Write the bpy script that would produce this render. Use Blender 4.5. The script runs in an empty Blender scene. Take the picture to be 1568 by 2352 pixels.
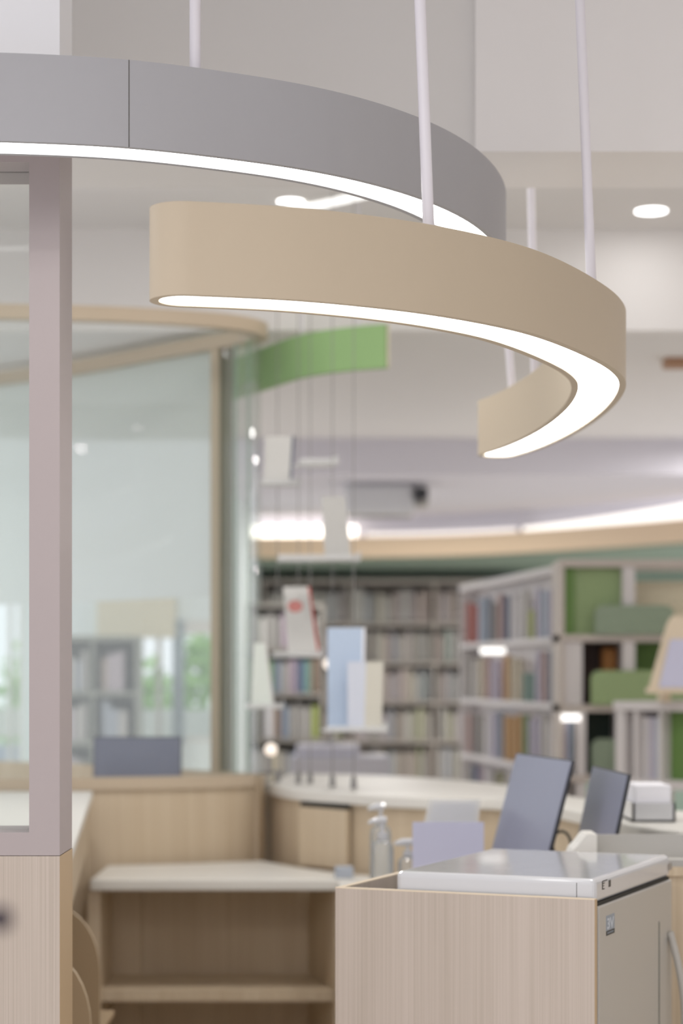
import bpy, bmesh, math, random
from mathutils import Vector, Matrix
random.seed(7)
S = bpy.context.scene
C = S.collection
PI = math.pi

# ------------------------------------------------------------------ camera, world, exposure
F = 4600.0                      # focal length in pixels of the 1568x2352 frame
HZ = 1550.0                     # horizon row
CAMZ = 1.35
cam_d = bpy.data.cameras.new('camera')
cam = bpy.data.objects.new('camera', cam_d); C.objects.link(cam)
cam.location = (0, 0, CAMZ); cam.rotation_euler = (PI/2, 0, 0)
cam_d.sensor_fit = 'VERTICAL'; cam_d.sensor_height = 36.0
cam_d.lens = 36.0 * F / 2352.0
cam_d.shift_y = (HZ - 1176.0) / 2352.0
cam_d.clip_start = 0.05
cam_d.dof.use_dof = True
cam_d.dof.focus_distance = 3.45
cam_d.dof.aperture_fstop = 2.6
S.camera = cam

S.view_settings.view_transform = 'Standard'
S.view_settings.look = 'None'
S.view_settings.gamma = 1.0
S.view_settings.use_curve_mapping = False
S.view_settings.exposure = 0.0
S.cycles.max_bounces = 10
S.cycles.diffuse_bounces = 8
S.cycles.transparent_max_bounces = 16
S.cycles.caustics_reflective = False
S.cycles.caustics_refractive = False
S.cycles.sample_clamp_indirect = 6.0
S.cycles.use_denoising = True

W = bpy.data.worlds.new('daylight'); S.world = W; W.use_nodes = True
bg = W.node_tree.nodes['Background']
bg.inputs[0].default_value = (0.94, 0.94, 1.0, 1); bg.inputs[1].default_value = 1.24

def area(name, loc, size, power, color=(1, .97, .94), rot=(0, 0, 0), sy=None):
    l = bpy.data.lights.new(name, 'AREA'); l.energy = power; l.color = color
    l.shape = 'RECTANGLE' if sy else 'DISK'; l.size = size
    if sy: l.size_y = sy
    o = bpy.data.objects.new(name, l); C.objects.link(o); o.location = loc; o.rotation_euler = rot
    return o
# added fill lights under the ceilings, with no fittings, to brighten the room
FILL_LIGHTS = [(-2.0, 1.2, 2.97, 12), (1.9, 1.2, 2.97, 6), (2.2, 3.4, 2.97, 3), (-.6, .7, 2.97, 24), (.5, -.7, 2.97, 18),
         (-.85, 5.3, 2.95, 10), (.05, 5.5, 2.95, 10), (1.0, 5.3, 2.95, 6), (2.3, 5.6, 2.95, 4),
         (2.1, 8.6, 2.57, 9), (-1.9, 9.6, 2.57, 34), (2.3, 10.2, 2.57, 24),
         (.25, 12.2, 2.39, 22), (2.6, 11.4, 2.39, 26), (2.6, 13.0, 2.10, 28)]
for i, (x, y, z, p) in enumerate(FILL_LIGHTS):
    area('added_fill_light', (x, y, z - .03), .28, p)

# ------------------------------------------------------------------ helpers
def srgb(h):
    h = h.lstrip('#')
    v = [int(h[i:i+2], 16)/255 for i in (0, 2, 4)]
    return tuple(c/12.92 if c <= .04045 else ((c+.055)/1.055)**2.4 for c in v)

def mat(name, col, rough=.6, spec=.4, emit=None, estr=0, noise=0.0, nscale=8, metal=0, coat=0, bump=0):
    m = bpy.data.materials.new(name); m.use_nodes = True
    nt = m.node_tree; b = nt.nodes['Principled BSDF']
    if isinstance(col, str): col = srgb(col)
    b.inputs['Base Color'].default_value = (*col, 1)
    b.inputs['Roughness'].default_value = rough
    b.inputs['Specular IOR Level'].default_value = spec
    b.inputs['Metallic'].default_value = metal
    b.inputs['Coat Weight'].default_value = coat
    if emit is not None:
        if isinstance(emit, str): emit = srgb(emit)
        b.inputs['Emission Color'].default_value = (*emit, 1); b.inputs['Emission Strength'].default_value = estr
    if noise or bump:
        tc = nt.nodes.new('ShaderNodeTexCoord'); n = nt.nodes.new('ShaderNodeTexNoise')
        n.inputs['Scale'].default_value = nscale; n.inputs['Detail'].default_value = 4
        nt.links.new(tc.outputs['Object'], n.inputs['Vector'])
        if noise:
            r = nt.nodes.new('ShaderNodeMapRange')
            r.inputs['To Min'].default_value = 1 - noise; r.inputs['To Max'].default_value = 1 + noise
            mx = nt.nodes.new('ShaderNodeVectorMath'); mx.operation = 'SCALE'
            mx.inputs[0].default_value = col
            nt.links.new(n.outputs['Fac'], r.inputs['Value']); nt.links.new(r.outputs[0], mx.inputs['Scale'])
            nt.links.new(mx.outputs[0], b.inputs['Base Color'])
        if bump:
            bp = nt.nodes.new('ShaderNodeBump'); bp.inputs['Strength'].default_value = bump; bp.inputs['Distance'].default_value = .002
            nt.links.new(n.outputs['Fac'], bp.inputs['Height']); nt.links.new(bp.outputs[0], b.inputs['Normal'])
    return m

def wood(name, a, bcol, rough=.5, fine=150):
    m = bpy.data.materials.new(name); m.use_nodes = True
    nt = m.node_tree; b = nt.nodes['Principled BSDF']
    b.inputs['Roughness'].default_value = rough; b.inputs['Specular IOR Level'].default_value = .3
    tc = nt.nodes.new('ShaderNodeTexCoord')
    def ns(sc, det):
        mp = nt.nodes.new('ShaderNodeMapping'); mp.inputs['Scale'].default_value = sc
        n = nt.nodes.new('ShaderNodeTexNoise'); n.inputs['Scale'].default_value = 1; n.inputs['Detail'].default_value = det
        n.inputs['Distortion'].default_value = .35
        nt.links.new(tc.outputs['Object'], mp.inputs[0]); nt.links.new(mp.outputs[0], n.inputs['Vector'])
        return n
    n1 = ns((fine, fine, 1.3), 3); n2 = ns((14, 14, .5), 2)
    mx = nt.nodes.new('ShaderNodeMath'); mx.operation = 'MULTIPLY_ADD'; mx.inputs[1].default_value = .6
    m2 = nt.nodes.new('ShaderNodeMath'); m2.operation = 'MULTIPLY'; m2.inputs[1].default_value = .4
    nt.links.new(n2.outputs['Fac'], m2.inputs[0]); nt.links.new(n1.outputs['Fac'], mx.inputs[0]); nt.links.new(m2.outputs[0], mx.inputs[2])
    cr = nt.nodes.new('ShaderNodeValToRGB')
    cr.color_ramp.elements[0].position = .36; cr.color_ramp.elements[0].color = (*srgb(a), 1)
    cr.color_ramp.elements[1].position = .62; cr.color_ramp.elements[1].color = (*srgb(bcol), 1)
    nt.links.new(mx.outputs[0], cr.inputs[0]); nt.links.new(cr.outputs[0], b.inputs['Base Color'])
    return m

def glass(name, tint, refl=.10, rough=.0, haze=0.0, hazecol=(.8, .9, .87)):
    m = bpy.data.materials.new(name); m.use_nodes = True
    nt = m.node_tree; nt.nodes.clear()
    out = nt.nodes.new('ShaderNodeOutputMaterial')
    t = nt.nodes.new('ShaderNodeBsdfTransparent'); t.inputs[0].default_value = (*tint, 1)
    g = nt.nodes.new('ShaderNodeBsdfGlossy'); g.inputs['Roughness'].default_value = rough
    lw = nt.nodes.new('ShaderNodeFresnel'); lw.inputs[0].default_value = 1.45
    mp = nt.nodes.new('ShaderNodeMath'); mp.operation = 'MULTIPLY'; mp.inputs[1].default_value = refl/.035*.5
    mp.use_clamp = True
    nt.links.new(lw.outputs[0], mp.inputs[0])
    mx = nt.nodes.new('ShaderNodeMixShader')
    nt.links.new(mp.outputs[0], mx.inputs[0]); nt.links.new(t.outputs[0], mx.inputs[1]); nt.links.new(g.outputs[0], mx.inputs[2])
    last = mx
    if haze:
        d = nt.nodes.new('ShaderNodeBsdfTranslucent'); d.inputs[0].default_value = (*hazecol, 1)
        d2 = nt.nodes.new('ShaderNodeBsdfDiffuse'); d2.inputs[0].default_value = (*hazecol, 1)
        ad = nt.nodes.new('ShaderNodeMixShader'); nt.links.new(d.outputs[0], ad.inputs[1]); nt.links.new(d2.outputs[0], ad.inputs[2])
        m3 = nt.nodes.new('ShaderNodeMixShader'); m3.inputs[0].default_value = haze
        nt.links.new(mx.outputs[0], m3.inputs[1]); nt.links.new(ad.outputs[0], m3.inputs[2]); last = m3
    nt.links.new(last.outputs[0], out.inputs[0])
    return m

class MB:
    def __init__(s): s.v = []; s.f = []; s.mi = []; s.cur = 0
    def add(s, vs, fs):
        n = len(s.v); s.v += [tuple(p) for p in vs]
        for f in fs: s.f.append(tuple(n+i for i in f)); s.mi.append(s.cur)
        return s
    def box(s, x0, x1, y0, y1, z0, z1):
        v = [(x0,y0,z0),(x1,y0,z0),(x1,y1,z0),(x0,y1,z0),(x0,y0,z1),(x1,y0,z1),(x1,y1,z1),(x0,y1,z1)]
        return s.add(v, [(3,2,1,0),(4,5,6,7),(0,1,5,4),(1,2,6,5),(2,3,7,6),(3,0,4,7)])
    def obox(s, o, u, v, w, a0, a1, b0, b1, c0, c1):
        """box in an own frame: origin o, axes u, v, w"""
        o, u, v, w = map(Vector, (o, u, v, w))
        P = [o+u*a+v*b+w*c for c in (c0, c1) for a, b in ((a0,b0),(a1,b0),(a1,b1),(a0,b1))]
        return s.add(P, [(3,2,1,0),(4,5,6,7),(0,1,5,4),(1,2,6,5),(2,3,7,6),(3,0,4,7)])
    def prism(s, poly, z0, z1):
        n = len(poly)
        a = sum(poly[i][0]*poly[(i+1)%n][1]-poly[(i+1)%n][0]*poly[i][1] for i in range(n))
        if a < 0: poly = poly[::-1]
        v = [(x,y,z0) for x,y in poly] + [(x,y,z1) for x,y in poly]
        return s.add(v, [tuple(range(n-1,-1,-1)), tuple(range(n,2*n))] + [(i,(i+1)%n,n+(i+1)%n,n+i) for i in range(n)])
    def wallstrip(s, path, t, z0, z1):
        """a wall of thickness t along an open plan path"""
        L = off(path, t/2); R = off(path, -t/2); n = len(path)
        v = [(x,y,z0) for x,y in L]+[(x,y,z0) for x,y in R]+[(x,y,z1) for x,y in L]+[(x,y,z1) for x,y in R]
        f = []
        for i in range(n-1):
            f += [(i,i+1,2*n+i+1,2*n+i),(n+i+1,n+i,3*n+i,3*n+i+1),(2*n+i,2*n+i+1,3*n+i+1,3*n+i),(i+1,i,n+i,n+i+1)]
        f += [(0,2*n,3*n,n),(n-1,2*n-1,4*n-1,3*n-1)]
        return s.add(v, f)
    def tube(s, pts, r, seg=12, cap=True):
        pts = [Vector(p) for p in pts]; n = len(pts); vs = []; fs = []
        rr = r if isinstance(r, (list, tuple)) else [r]*n
        for i, p in enumerate(pts):
            d = (pts[min(i+1,n-1)]-pts[max(i-1,0)]).normalized()
            a = d.orthogonal().normalized() if i == 0 else (a - d*a.dot(d)).normalized()
            b = d.cross(a)
            for k in range(seg):
                t = 2*PI*k/seg; vs.append(p + (a*math.cos(t)+b*math.sin(t))*rr[i])
        for i in range(n-1):
            for k in range(seg):
                fs.append((i*seg+k, i*seg+(k+1)%seg, (i+1)*seg+(k+1)%seg, (i+1)*seg+k))
        if cap: fs += [tuple(range(seg-1,-1,-1)), tuple(range((n-1)*seg, n*seg))]
        return s.add(vs, fs)
    def lathe(s, prof, cx, cy, seg=24):
        n = len(prof); vs = []; fs = []
        for r, z in prof:
            for k in range(seg):
                t = 2*PI*k/seg; vs.append((cx+r*math.cos(t), cy+r*math.sin(t), z))
        for i in range(n-1):
            for k in range(seg):
                fs.append((i*seg+k, i*seg+(k+1)%seg, (i+1)*seg+(k+1)%seg, (i+1)*seg+k))
        fs += [tuple(range(seg-1,-1,-1)), tuple(range((n-1)*seg, n*seg))]
        return s.add(vs, fs)
    def build(s, name, mats, parent=None, smooth=False, bevel=0, seg=2, origin=None):
        me = bpy.data.meshes.new(name)
        o0 = Vector(parent_loc(parent)) if parent else Vector(origin or (0,0,0))
        me.from_pydata([tuple(Vector(p)-o0) for p in s.v], [], s.f)
        if not isinstance(mats, (list, tuple)): mats = [mats]
        for m in mats: me.materials.append(m)
        for p, i in zip(me.polygons, s.mi): p.material_index = i
        bm = bmesh.new(); bm.from_mesh(me); bmesh.ops.recalc_face_normals(bm, faces=bm.faces); bm.to_mesh(me); bm.free()
        o = bpy.data.objects.new(name, me); C.objects.link(o)
        if parent: o.parent = parent
        else: o.location = o0
        if smooth:
            me.polygons.foreach_set('use_smooth', [True]*len(me.polygons))
            try: me.set_sharp_from_angle(angle=math.radians(35))
            except Exception: pass
        if bevel:
            b = o.modifiers.new('bevel', 'BEVEL'); b.width = bevel; b.segments = seg; b.limit_method = 'ANGLE'
        return o

WLOC = {}
def parent_loc(p):
    return WLOC[p.name]
def thing(name, label, cat, loc=(0,0,0), group=None):
    o = bpy.data.objects.new(name, None); C.objects.link(o); o.location = loc; o.empty_display_size = .05
    WLOC[o.name] = tuple(loc); tag(o, label, cat, group); return o
def tag(o, label, cat, group=None):
    o['label'] = label; o['category'] = cat
    if group: o['group'] = group
    return o
def struct(name, mb, m, **k):
    o = mb.build(name, m, **k); o['kind'] = 'structure'; return o
def sub(o):
    """lets a mesh part act as a parent of sub-parts built in world coordinates"""
    WLOC[o.name] = parent_loc(o.parent) if o.parent else tuple(o.location); return o

def off(path, d):
    out = []; n = len(path)
    for i in range(n):
        a = Vector(path[max(i-1,0)]); b = Vector(path[min(i+1,n-1)])
        t = (b-a).normalized(); nn = Vector((t.y, -t.x))      # right-hand side of travel
        p = Vector(path[i]) + nn*d; out.append((p.x, p.y))
    return out
def spline(P, m=10):
    out = []; n = len(P)
    for i in range(n-1):
        p0, p1, p2, p3 = (Vector(P[max(i-1,0)]), Vector(P[i]), Vector(P[i+1]), Vector(P[min(i+2,n-1)]))
        for k in range(m):
            t = k/m
            q = .5*((2*p1)+(p2-p0)*t+(2*p0-5*p1+4*p2-p3)*t*t+(3*p1-p0-3*p2+p3)*t**3)
            out.append(tuple(q))
    out.append(tuple(P[-1])); return out
def smooth_path(P, it=6):
    P = [Vector(p) for p in P]
    for _ in range(it):
        P = [P[0]]+[(P[i-1]+2*P[i]+P[i+1])/4 for i in range(1, len(P)-1)]+[P[-1]]
    return [tuple(p) for p in P]
def at(px, py, y):
    return ((px-784)*y/F, y, CAMZ-(py-HZ)*y/F)
def wx(px, y): return (px-784)*y/F
def wz(py, y): return CAMZ-(py-HZ)*y/F

# ------------------------------------------------------------------ materials
M = {}
M['wall']   = mat('wall_paint', '#eae8e7', .8, .2, noise=.015, nscale=3)
M['wallshade'] = mat('wall_paint_shaded', '#dcdad8', .8, .2, noise=.015, nscale=3)  # darker wall paint; the colour carries the dimmer light on the left beam
M['ceil']   = mat('ceiling_paint', '#e2e0df', .85, .2)
M['lilac']  = mat('far_ceiling_paint', '#d6d4dc', .85, .2)
M['mint']   = mat('mint_wall_paint', '#e3ebe9', .8, .2)
M['sage']   = mat('sage_wall_paint', '#8f9f92', .8, .2)
M['floor']  = mat('floor_vinyl', '#d9d3ca', .45, .4, noise=.05, nscale=5)
M['wood']   = wood('pale_ash_laminate', '#b0a498', '#c0b4aa', fine=330)
M['woodw']  = wood('warm_ash_laminate', '#c2b096', '#d0c0a8', fine=160)
M['edge']   = mat('pale_edge_band', '#dccdb6', .5, .3)
M['tan']    = mat('tan_edge_band', '#b9a283', .5, .3)
M['frame']  = mat('taupe_frame_paint', '#a99f9f', .45, .3, noise=.01, nscale=20)
M['rail']   = mat('pale_rail_paint', '#c3b39d', .45, .3)
M['white']  = mat('white_solid_surface', '#dedcd6', .42, .4)
M['gloss']  = mat('white_gloss_plastic', '#c9cacd', .12, .5, coat=.3)
M['fridge'] = mat('grey_appliance_enamel', '#b1aea8', .35, .5)
M['dark']   = mat('dark_gap_and_shadow', '#3b3a36', .7, .2)
M['beige']  = mat('beige_powder_coat', '#beb09b', .5, .3, noise=.008, nscale=40)
M['grey']   = mat('grey_powder_coat', '#a9a9ad', .5, .3, noise=.008, nscale=40)
M['led']    = mat('led_diffuser', '#ffffff', .5, .2, emit=(1, 1, .985), estr=7)
M['cove']   = mat('cove_led_warm', '#ffffff', .5, .2, emit=(1, .93, .82), estr=2.2)
M['cove2']  = mat('cove_led_dim', '#ffffff', .5, .2, emit=(1, .93, .9), estr=.55)
M['down']   = mat('downlight_lens', '#ffffff', .5, .2, emit=(1, 1, 1), estr=4)
M['warm']   = mat('warm_glow', '#ffffff', .5, .2, emit=(1, .82, .66), estr=.9)
M['rod']    = mat('white_rod_enamel', '#e2dfe6', .35, .5)
M['wire']   = mat('steel_wire', '#8c8a88', .4, .5, metal=.6)
M['green']  = mat('leaf_green_panel', '#93b57c', .6, .3)
M['greend'] = mat('deep_green_panel', '#6a8a4e', .6, .3)
M['greenl'] = mat('light_green_panel', '#93a77b', .6, .3)
M['greens'] = mat('sage_green_panel', '#8b9a86', .6, .3)
M['greenk'] = mat('bottle_green_back', '#3c4a42', .6, .3)
M['brown']  = mat('dark_brown_back', '#4a3c38', .6, .3)
M['orange'] = mat('orange_brown_box', '#9a6a3a', .6, .3)
M['fascia'] = mat('cove_fascia_oak', '#d8c2a6', .5, .3)
M['shelf']  = mat('bookcase_board', '#beb5ae', .5, .3, noise=.03, nscale=6)
M['shelfw'] = mat('white_bookcase_board', '#cfcbcb', .5, .3)
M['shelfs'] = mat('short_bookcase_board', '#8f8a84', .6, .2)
M['shelfd'] = mat('bookcase_back', '#aaa39d', .7, .2)
M['screen'] = mat('monitor_screen', '#7d8096', .3, .6)
M['bezel']  = mat('monitor_case', '#35363a', .4, .4)
M['paper']  = mat('white_paper', '#eeeef4', .7, .2)
M['lilacp'] = mat('lilac_paper', '#c8c9df', .7, .2)
M['pages']  = mat('book_pages', '#d8d3c8', .8, .1)
M['cream']  = mat('cream_board', '#ddd6bd', .7, .2)
M['red']    = mat('red_print', '#cf8a84', .6, .3)
M['redd']   = mat('red_spine', '#c4625a', .6, .3)
M['blue']   = mat('pale_blue_cover', '#b9c9de', .6, .3)
M['navy']   = mat('navy_spine', '#4d566a', .6, .3)
M['label']  = mat('purple_label', '#7d7391', .6, .3)
M['acryl']  = glass('clear_acrylic', (.95, .96, .96), .05, .1, .55, (.98, .98, .98))
M['bottle'] = glass('clear_bottle_plastic', (.97, .98, .98), .08, .08, .22, (.95, .97, .96))
M['pane']   = glass('pale_green_glass', (.975, .988, .983), .016, 0, .02, (.90, .96, .94))
M['film']   = glass('frosted_film', (.95, .98, .97), .01, .4, .85, (.97, .985, .985))
M['gedge']  = mat('glass_edge', '#8fa697', .2, .5)
M['mullshade']   = mat('mullion_shaded_side', '#8c8a78', .5, .3)
M['leaf']   = mat('foliage', '#a6cf7c', .6, .2, noise=.25, nscale=6)
M['bark']   = mat('bark', '#6b5a48', .8, .1)
M['grass']  = mat('lawn', '#7d9a5c', .9, .1, noise=.2, nscale=3)
M['sticker']= mat('grey_blue_sticker', '#8f99a5', .4, .3)
M['stletter']= mat('pale_sticker_letters', '#c3cad2', .4, .3)
M['stblack']= mat('black_sticker', '#2f302e', .5, .3)
M['mark']   = mat('dark_print', '#55534e', .6, .2)
M['knob']   = mat('dark_plum_plastic', '#3c343a', .5, .3)
M['copper'] = mat('copper_tone_fixture', '#a9846a', .5, .4)
M['tray']   = mat('grey_plastic', '#aba9a5', .4, .4)
M['cable']  = mat('grey_cable', '#8a8474', .5, .3)
M['chairw'] = mat('bent_plywood', '#b09a7c', .45, .3)
M['chaire'] = mat('plywood_edge', '#d0bea2', .45, .3)

# ------------------------------------------------------------------ the room
struct('floor', MB().box(-2.6, 3.4, -1.5, 15.2, -.06, 0), M['floor'])
struct('ceiling', MB().box(-2.6, 3.4, -1.5, 4.4, 3.0, 3.06), M['ceil'])
struct('ceiling_middle', MB().box(-2.6, 3.4, 4.73, 7.27, 2.97, 3.03), M['ceil'])
struct('ceiling_rear', MB().box(-2.6, 3.4, 7.33, 10.6, 2.60, 2.66), M['ceil'])
mb = MB().box(-.65, 3.4, 10.66, 15.1, 2.41, 2.47); mb.box(-2.6, -.65, 10.66, 12.1, 2.41, 2.47)
struct('ceiling_far', mb, M['lilac'])
xb = wx(1092, 4.4)
struct('trim_1', MB().box(xb, 3.4, 4.4, 4.73, 2.50, 3.06), M['wall'])
struct('trim_2', MB().box(-2.6, xb, 4.425, 4.73, 2.50, 3.06), M['wallshade'])
struct('trim_3', MB().box(-2.6, 3.4, 7.27, 7.33, 2.60, 3.03), M['wall'])
struct('trim_4', MB().box(-2.6, 3.4, 10.6, 10.66, 2.41, 2.66), M['lilac'])
mb = MB().box(3.3, 3.4, 8.8, 15.1, 0, .3); mb.box(3.3, 3.4, 8.8, 15.1, 2.40, 3.0); mb.box(3.3, 3.4, -1.5, 8.8, 0, 3.0)
for y in (9.8, 12.4, 14.9): mb.box(3.3, 3.4, y, y+.2, .3, 2.40)
struct('wall_right', mb, M['wall'])
mb = MB().box(-2.6, -2.5, 1.5, 12.1, 0, .2); mb.box(-2.6, -2.5, 1.5, 12.1, 2.45, 3.0)
for y in (1.5, 4.2, 7.0, 9.6, 11.9): mb.box(-2.6, -2.5, y, y+.2, .2, 2.45)
struct('wall_left', mb, M['wall'])
struct('wall_back', MB().box(-.65, 3.4, 14.95, 15.05, 0, 2.41), M['sage'])
# rear left wall with a window to the garden
WY = 12.0
wx0, wx1, wz0, wz1 = wx(312, WY), wx(497, WY), wz(1705, WY), wz(1425, WY)
vx0, vx1, vz0, vz1 = wx(-60, WY), wx(52, WY), wz(1800, WY), wz(1338, WY)
mb = MB().box(-2.6, vx0, WY, WY+.1, 0, 2.41); mb.box(vx1, wx0, WY, WY+.1, 0, 2.41); mb.box(vx0, vx1, WY, WY+.1, 0, vz0); mb.box(vx0, vx1, WY, WY+.1, vz1, 2.41); mb.box(wx1, -.60, WY, WY+.1, 0, 2.41)
mb.box(wx0, wx1, WY, WY+.1, wz1, 2.41); mb.box(wx0, wx1, WY, WY+.1, 0, wz0)
struct('wall_back_left', mb, M['mint'])
struct('wall_side_rear', MB().box(-.70, -.60, WY+.1, 15.05, 0, 2.41), M['mint'])
win = thing('window_1', 'white framed garden window behind the glass enclosure', 'window', (wx0, WY, wz0)); win['kind'] = 'structure'
del win['label']; del win['category']
mb = MB(); t = .025
mb.box(wx0, wx0+t, WY+.01, WY+.07, wz0, wz1).box(wx1-t, wx1, WY+.01, WY+.07, wz0, wz1)
mb.box(wx0, wx1, WY+.01, WY+.07, wz1-.08, wz1).box(wx0, wx1, WY+.01, WY+.07, wz0, wz0+.03)
mb.box(wx(358, WY), wx(370, WY), WY+.01, WY+.07, wz0, wz1)
mb.build('window_frame', M['white'], win)
MB().box(wx(396, WY), wx(421, WY), WY-.02, WY+.08, wz0-.02, wz1).build('mullion', mat('blue_grey_mullion', '#94a3ab', .5), win)
MB().box(wx0+t, wx1-t, WY+.035, WY+.041, wz0+.03, wz1-.08).build('pane', M['pane'], win)

w2 = bpy.data.objects.new('window_2', None); C.objects.link(w2); w2.location = (vx0, WY, vz0); w2['kind'] = 'structure'; WLOC[w2.name] = (vx0, WY, vz0)
mb = MB().box(vx0, vx0+t, WY+.01, WY+.07, vz0, vz1).box(vx1-t, vx1, WY+.01, WY+.07, vz0, vz1).box(vx0, vx1, WY+.01, WY+.07, vz1-t, vz1).box(vx0, vx1, WY+.01, WY+.07, vz0, vz0+t)
mb.box(wx(18, WY), wx(26, WY), WY+.01, WY+.07, vz0, vz1).build('window_frame', M['white'], w2)
MB().box(vx0+t, vx1-t, WY+.035, WY+.041, vz0+t, vz1-t).build('pane', M['pane'], w2)
# garden outside those windows
struct('ground', MB().box(-9, -.75, 12.15, 24, -.08, -.02), M['grass'])
def shrub(x, y, h, r, label):
    t = thing('garden_shrub', label, 'shrub', (x, y, -.02), 'shrubs in the garden')
    MB().tube([(x, y, -.02), (x+.03, y, h*.3), (x, y+.02, h*.7)], [.05, .04, .02], 8).build('trunk', M['bark'], t)
    mb = MB()
    for k in range(420):
        d = Vector((random.gauss(0,1), random.gauss(0,1), random.gauss(0,1))).normalized()*random.uniform(.55, 1)
        p = Vector((x+d.x*r, y+d.y*r, h*.6+d.z*h*.42))
        a = Vector((random.gauss(0,1), random.gauss(0,1), random.gauss(0,1))).normalized(); b = a.orthogonal().normalized()
        l = random.uniform(.05, .10)
        mb.add([p-a*l, p+b*l*.45, p+a*l, p-b*l*.45], [(0,1,2,3)])
    mb.build('foliage', M['leaf'], t)
shrub(-1.42, 14.4, 1.5, .26, 'green leafy shrub left of the thick window mullion')
shrub(-1.05, 14.9, 1.72, .22, 'tall bright green shrub right of the thick window mullion')
shrub(-2.3, 15.9, 1.8, .5, 'large green shrub furthest left in the garden beyond the window')
f = thing('garden_fence', 'low white slatted fence outside the garden window', 'fence', (-1.5, 13.4, -.02))
MB().box(-2.6, -.78, 13.4, 13.44, .93, 1.12).build('rail', M['white'], f)
MB().box(-2.6, -.78, 13.4, 13.43, .30, .88).build('panel', mat('lilac_grey_fence', '#b9bccd', .6), f)
for x in (-2.5, -1.6, -.85):
    MB().box(x, x+.06, 13.44, 13.5, -.02, 1.12).build('post', M['white'], f)

# ------------------------------------------------------------------ ring lamps
def outline(path, w):
    """closed stadium-ended outline of half width w round a plan path"""
    L = off(path, -w); R = off(path, w)
    def cap(c, a, b):
        c = Vector(c); a0 = math.atan2(a[1]-c.y, a[0]-c.x)
        return [(c.x+w*math.cos(a0-PI*k/14), c.y+w*math.sin(a0-PI*k/14)) for k in range(1, 14)]
    return L + cap(path[-1], L[-1], R[-1]) + R[::-1] + cap(path[0], R[0], L[0])
def lamp_body(path, w, rim, z0, z1, inset):
    O = outline(path, w); I = outline(path, w-rim); n = len(O); mb = MB()
    v = [(x,y,z0) for x,y in O]+[(x,y,z1) for x,y in O]+[(x,y,z0) for x,y in I]+[(x,y,z0+inset) for x,y in I]
    f = []
    for i in range(n):
        j = (i+1) % n
        f += [(i,j,n+j,n+i), (j,i,2*n+i,2*n+j), (2*n+j,2*n+i,3*n+i,3*n+j)]
    m = len(path)   # top as quads
    mb.add(v, f)
    T = [(x,y,z1) for x,y in O]
    capA = 13
    Li = list(range(m)); Ri = [m+capA+m-1-i for i in range(m)]
    mb.add(T, [(Li[i], Li[i+1], Ri[i+1], Ri[i]) for i in range(m-1)] +
           [tuple([m-1]+list(range(m, m+capA))+[m+capA]), tuple([2*m+capA-1]+list(range(2*m+capA, 2*m+2*capA))+[0])])
    return mb
def lamp_led(path, w, z):
    I = outline(path, w); m = len(path); capA = 13; mb = MB()
    Li = list(range(m)); Ri = [m+capA+m-1-i for i in range(m)]
    mb.add([(x,y,z) for x,y in I], [(Ri[i], Ri[i+1], Li[i+1], Li[i]) for i in range(m-1)] +
           [tuple([m-1]+list(range(m, m+capA))+[m+capA]), tuple([2*m+capA-1]+list(range(2*m+capA, 2*m+2*capA))+[0])])
    return mb

U = .58
bp = [(-.42,5.362),(-.28,5.392),(-.135,5.435),(.02,5.51),(.18,5.61),(.34,5.75),(.49,5.925),(.63,6.17),(.765,6.468),(.838,6.68),(.883,6.88),(.91,7.15),(.92,7.504),(.905,7.95),(.864,8.4),(.79,8.85),(.715,9.12)]
bp = [(x*U, y*U) for x, y in bp]
path = smooth_path(spline(bp, 8), 8)
ZB, HB, WB = CAMZ+U, .143, .0545
lamp = thing('ring_pendant_lamp', 'large beige curved pendant lamp with rounded left end, in the foreground', 'pendant lamp', (path[0][0], path[0][1], ZB), 'curved pendant lamps over the desk')
lamp_body(path, WB, .0145, ZB, ZB+HB, .006).build('body', M['beige'], lamp, smooth=True)
lamp_led(path, WB-.0142, ZB+.004).build('diffuser', M['led'], lamp)
def rod(base, top, par, ceil, r=.0095):
    MB().tube([base, top], r, 16).build('suspension_rod', M['rod'], par, smooth=True)
def rodpx(u, v, unit, zt, dxpx, dypx, zc, par):
    x, y = u*unit, v*unit
    k = -dxpx/dypx
    rod((x, y, zt-.002), (x + k*(zc-zt), y, zc), par, zc)
rodpx(.247, 5.66, U, ZB+HB, 20, 520, 3.0, lamp)
rodpx(.825, 6.6, U, ZB+HB, 26, 640, 3.0, lamp)
rodpx(.83, 8.6, U, ZB+HB, 8, 405, 2.97, lamp)
rodpx(.765, 8.95, U, ZB+HB, 32, 405, 2.97, lamp)

U2 = .864
gp = [(-1.25,3.85),(-1.0,3.80),(-.75,3.795),(-.55,3.815),(-.40,3.85),(-.25,3.915),(-.10,4.0),(.03,4.11),(.15,4.26),(.245,4.44),(.31,4.64),(.345,4.83),(.352,5.0),(.34,5.08)]
gp = [(x*U2, y*U2) for x, y in gp]
path2 = smooth_path(spline(gp, 8), 6)
ZG, HG, WG = CAMZ+U2, .143, .045
lampg = thing('ring_pendant_lamp', 'large grey curved pendant lamp hung higher behind the beige one', 'pendant lamp', (path2[0][0], path2[0][1], ZG), 'curved pendant lamps over the desk')
bodyg = sub(lamp_body(path2, WG, .0115, ZG, ZG+HG, .006).build('body', M['grey'], lampg, smooth=True))
lamp_led(path2, WG-.0113, ZG+.004).build('diffuser', M['led'], lampg)
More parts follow.
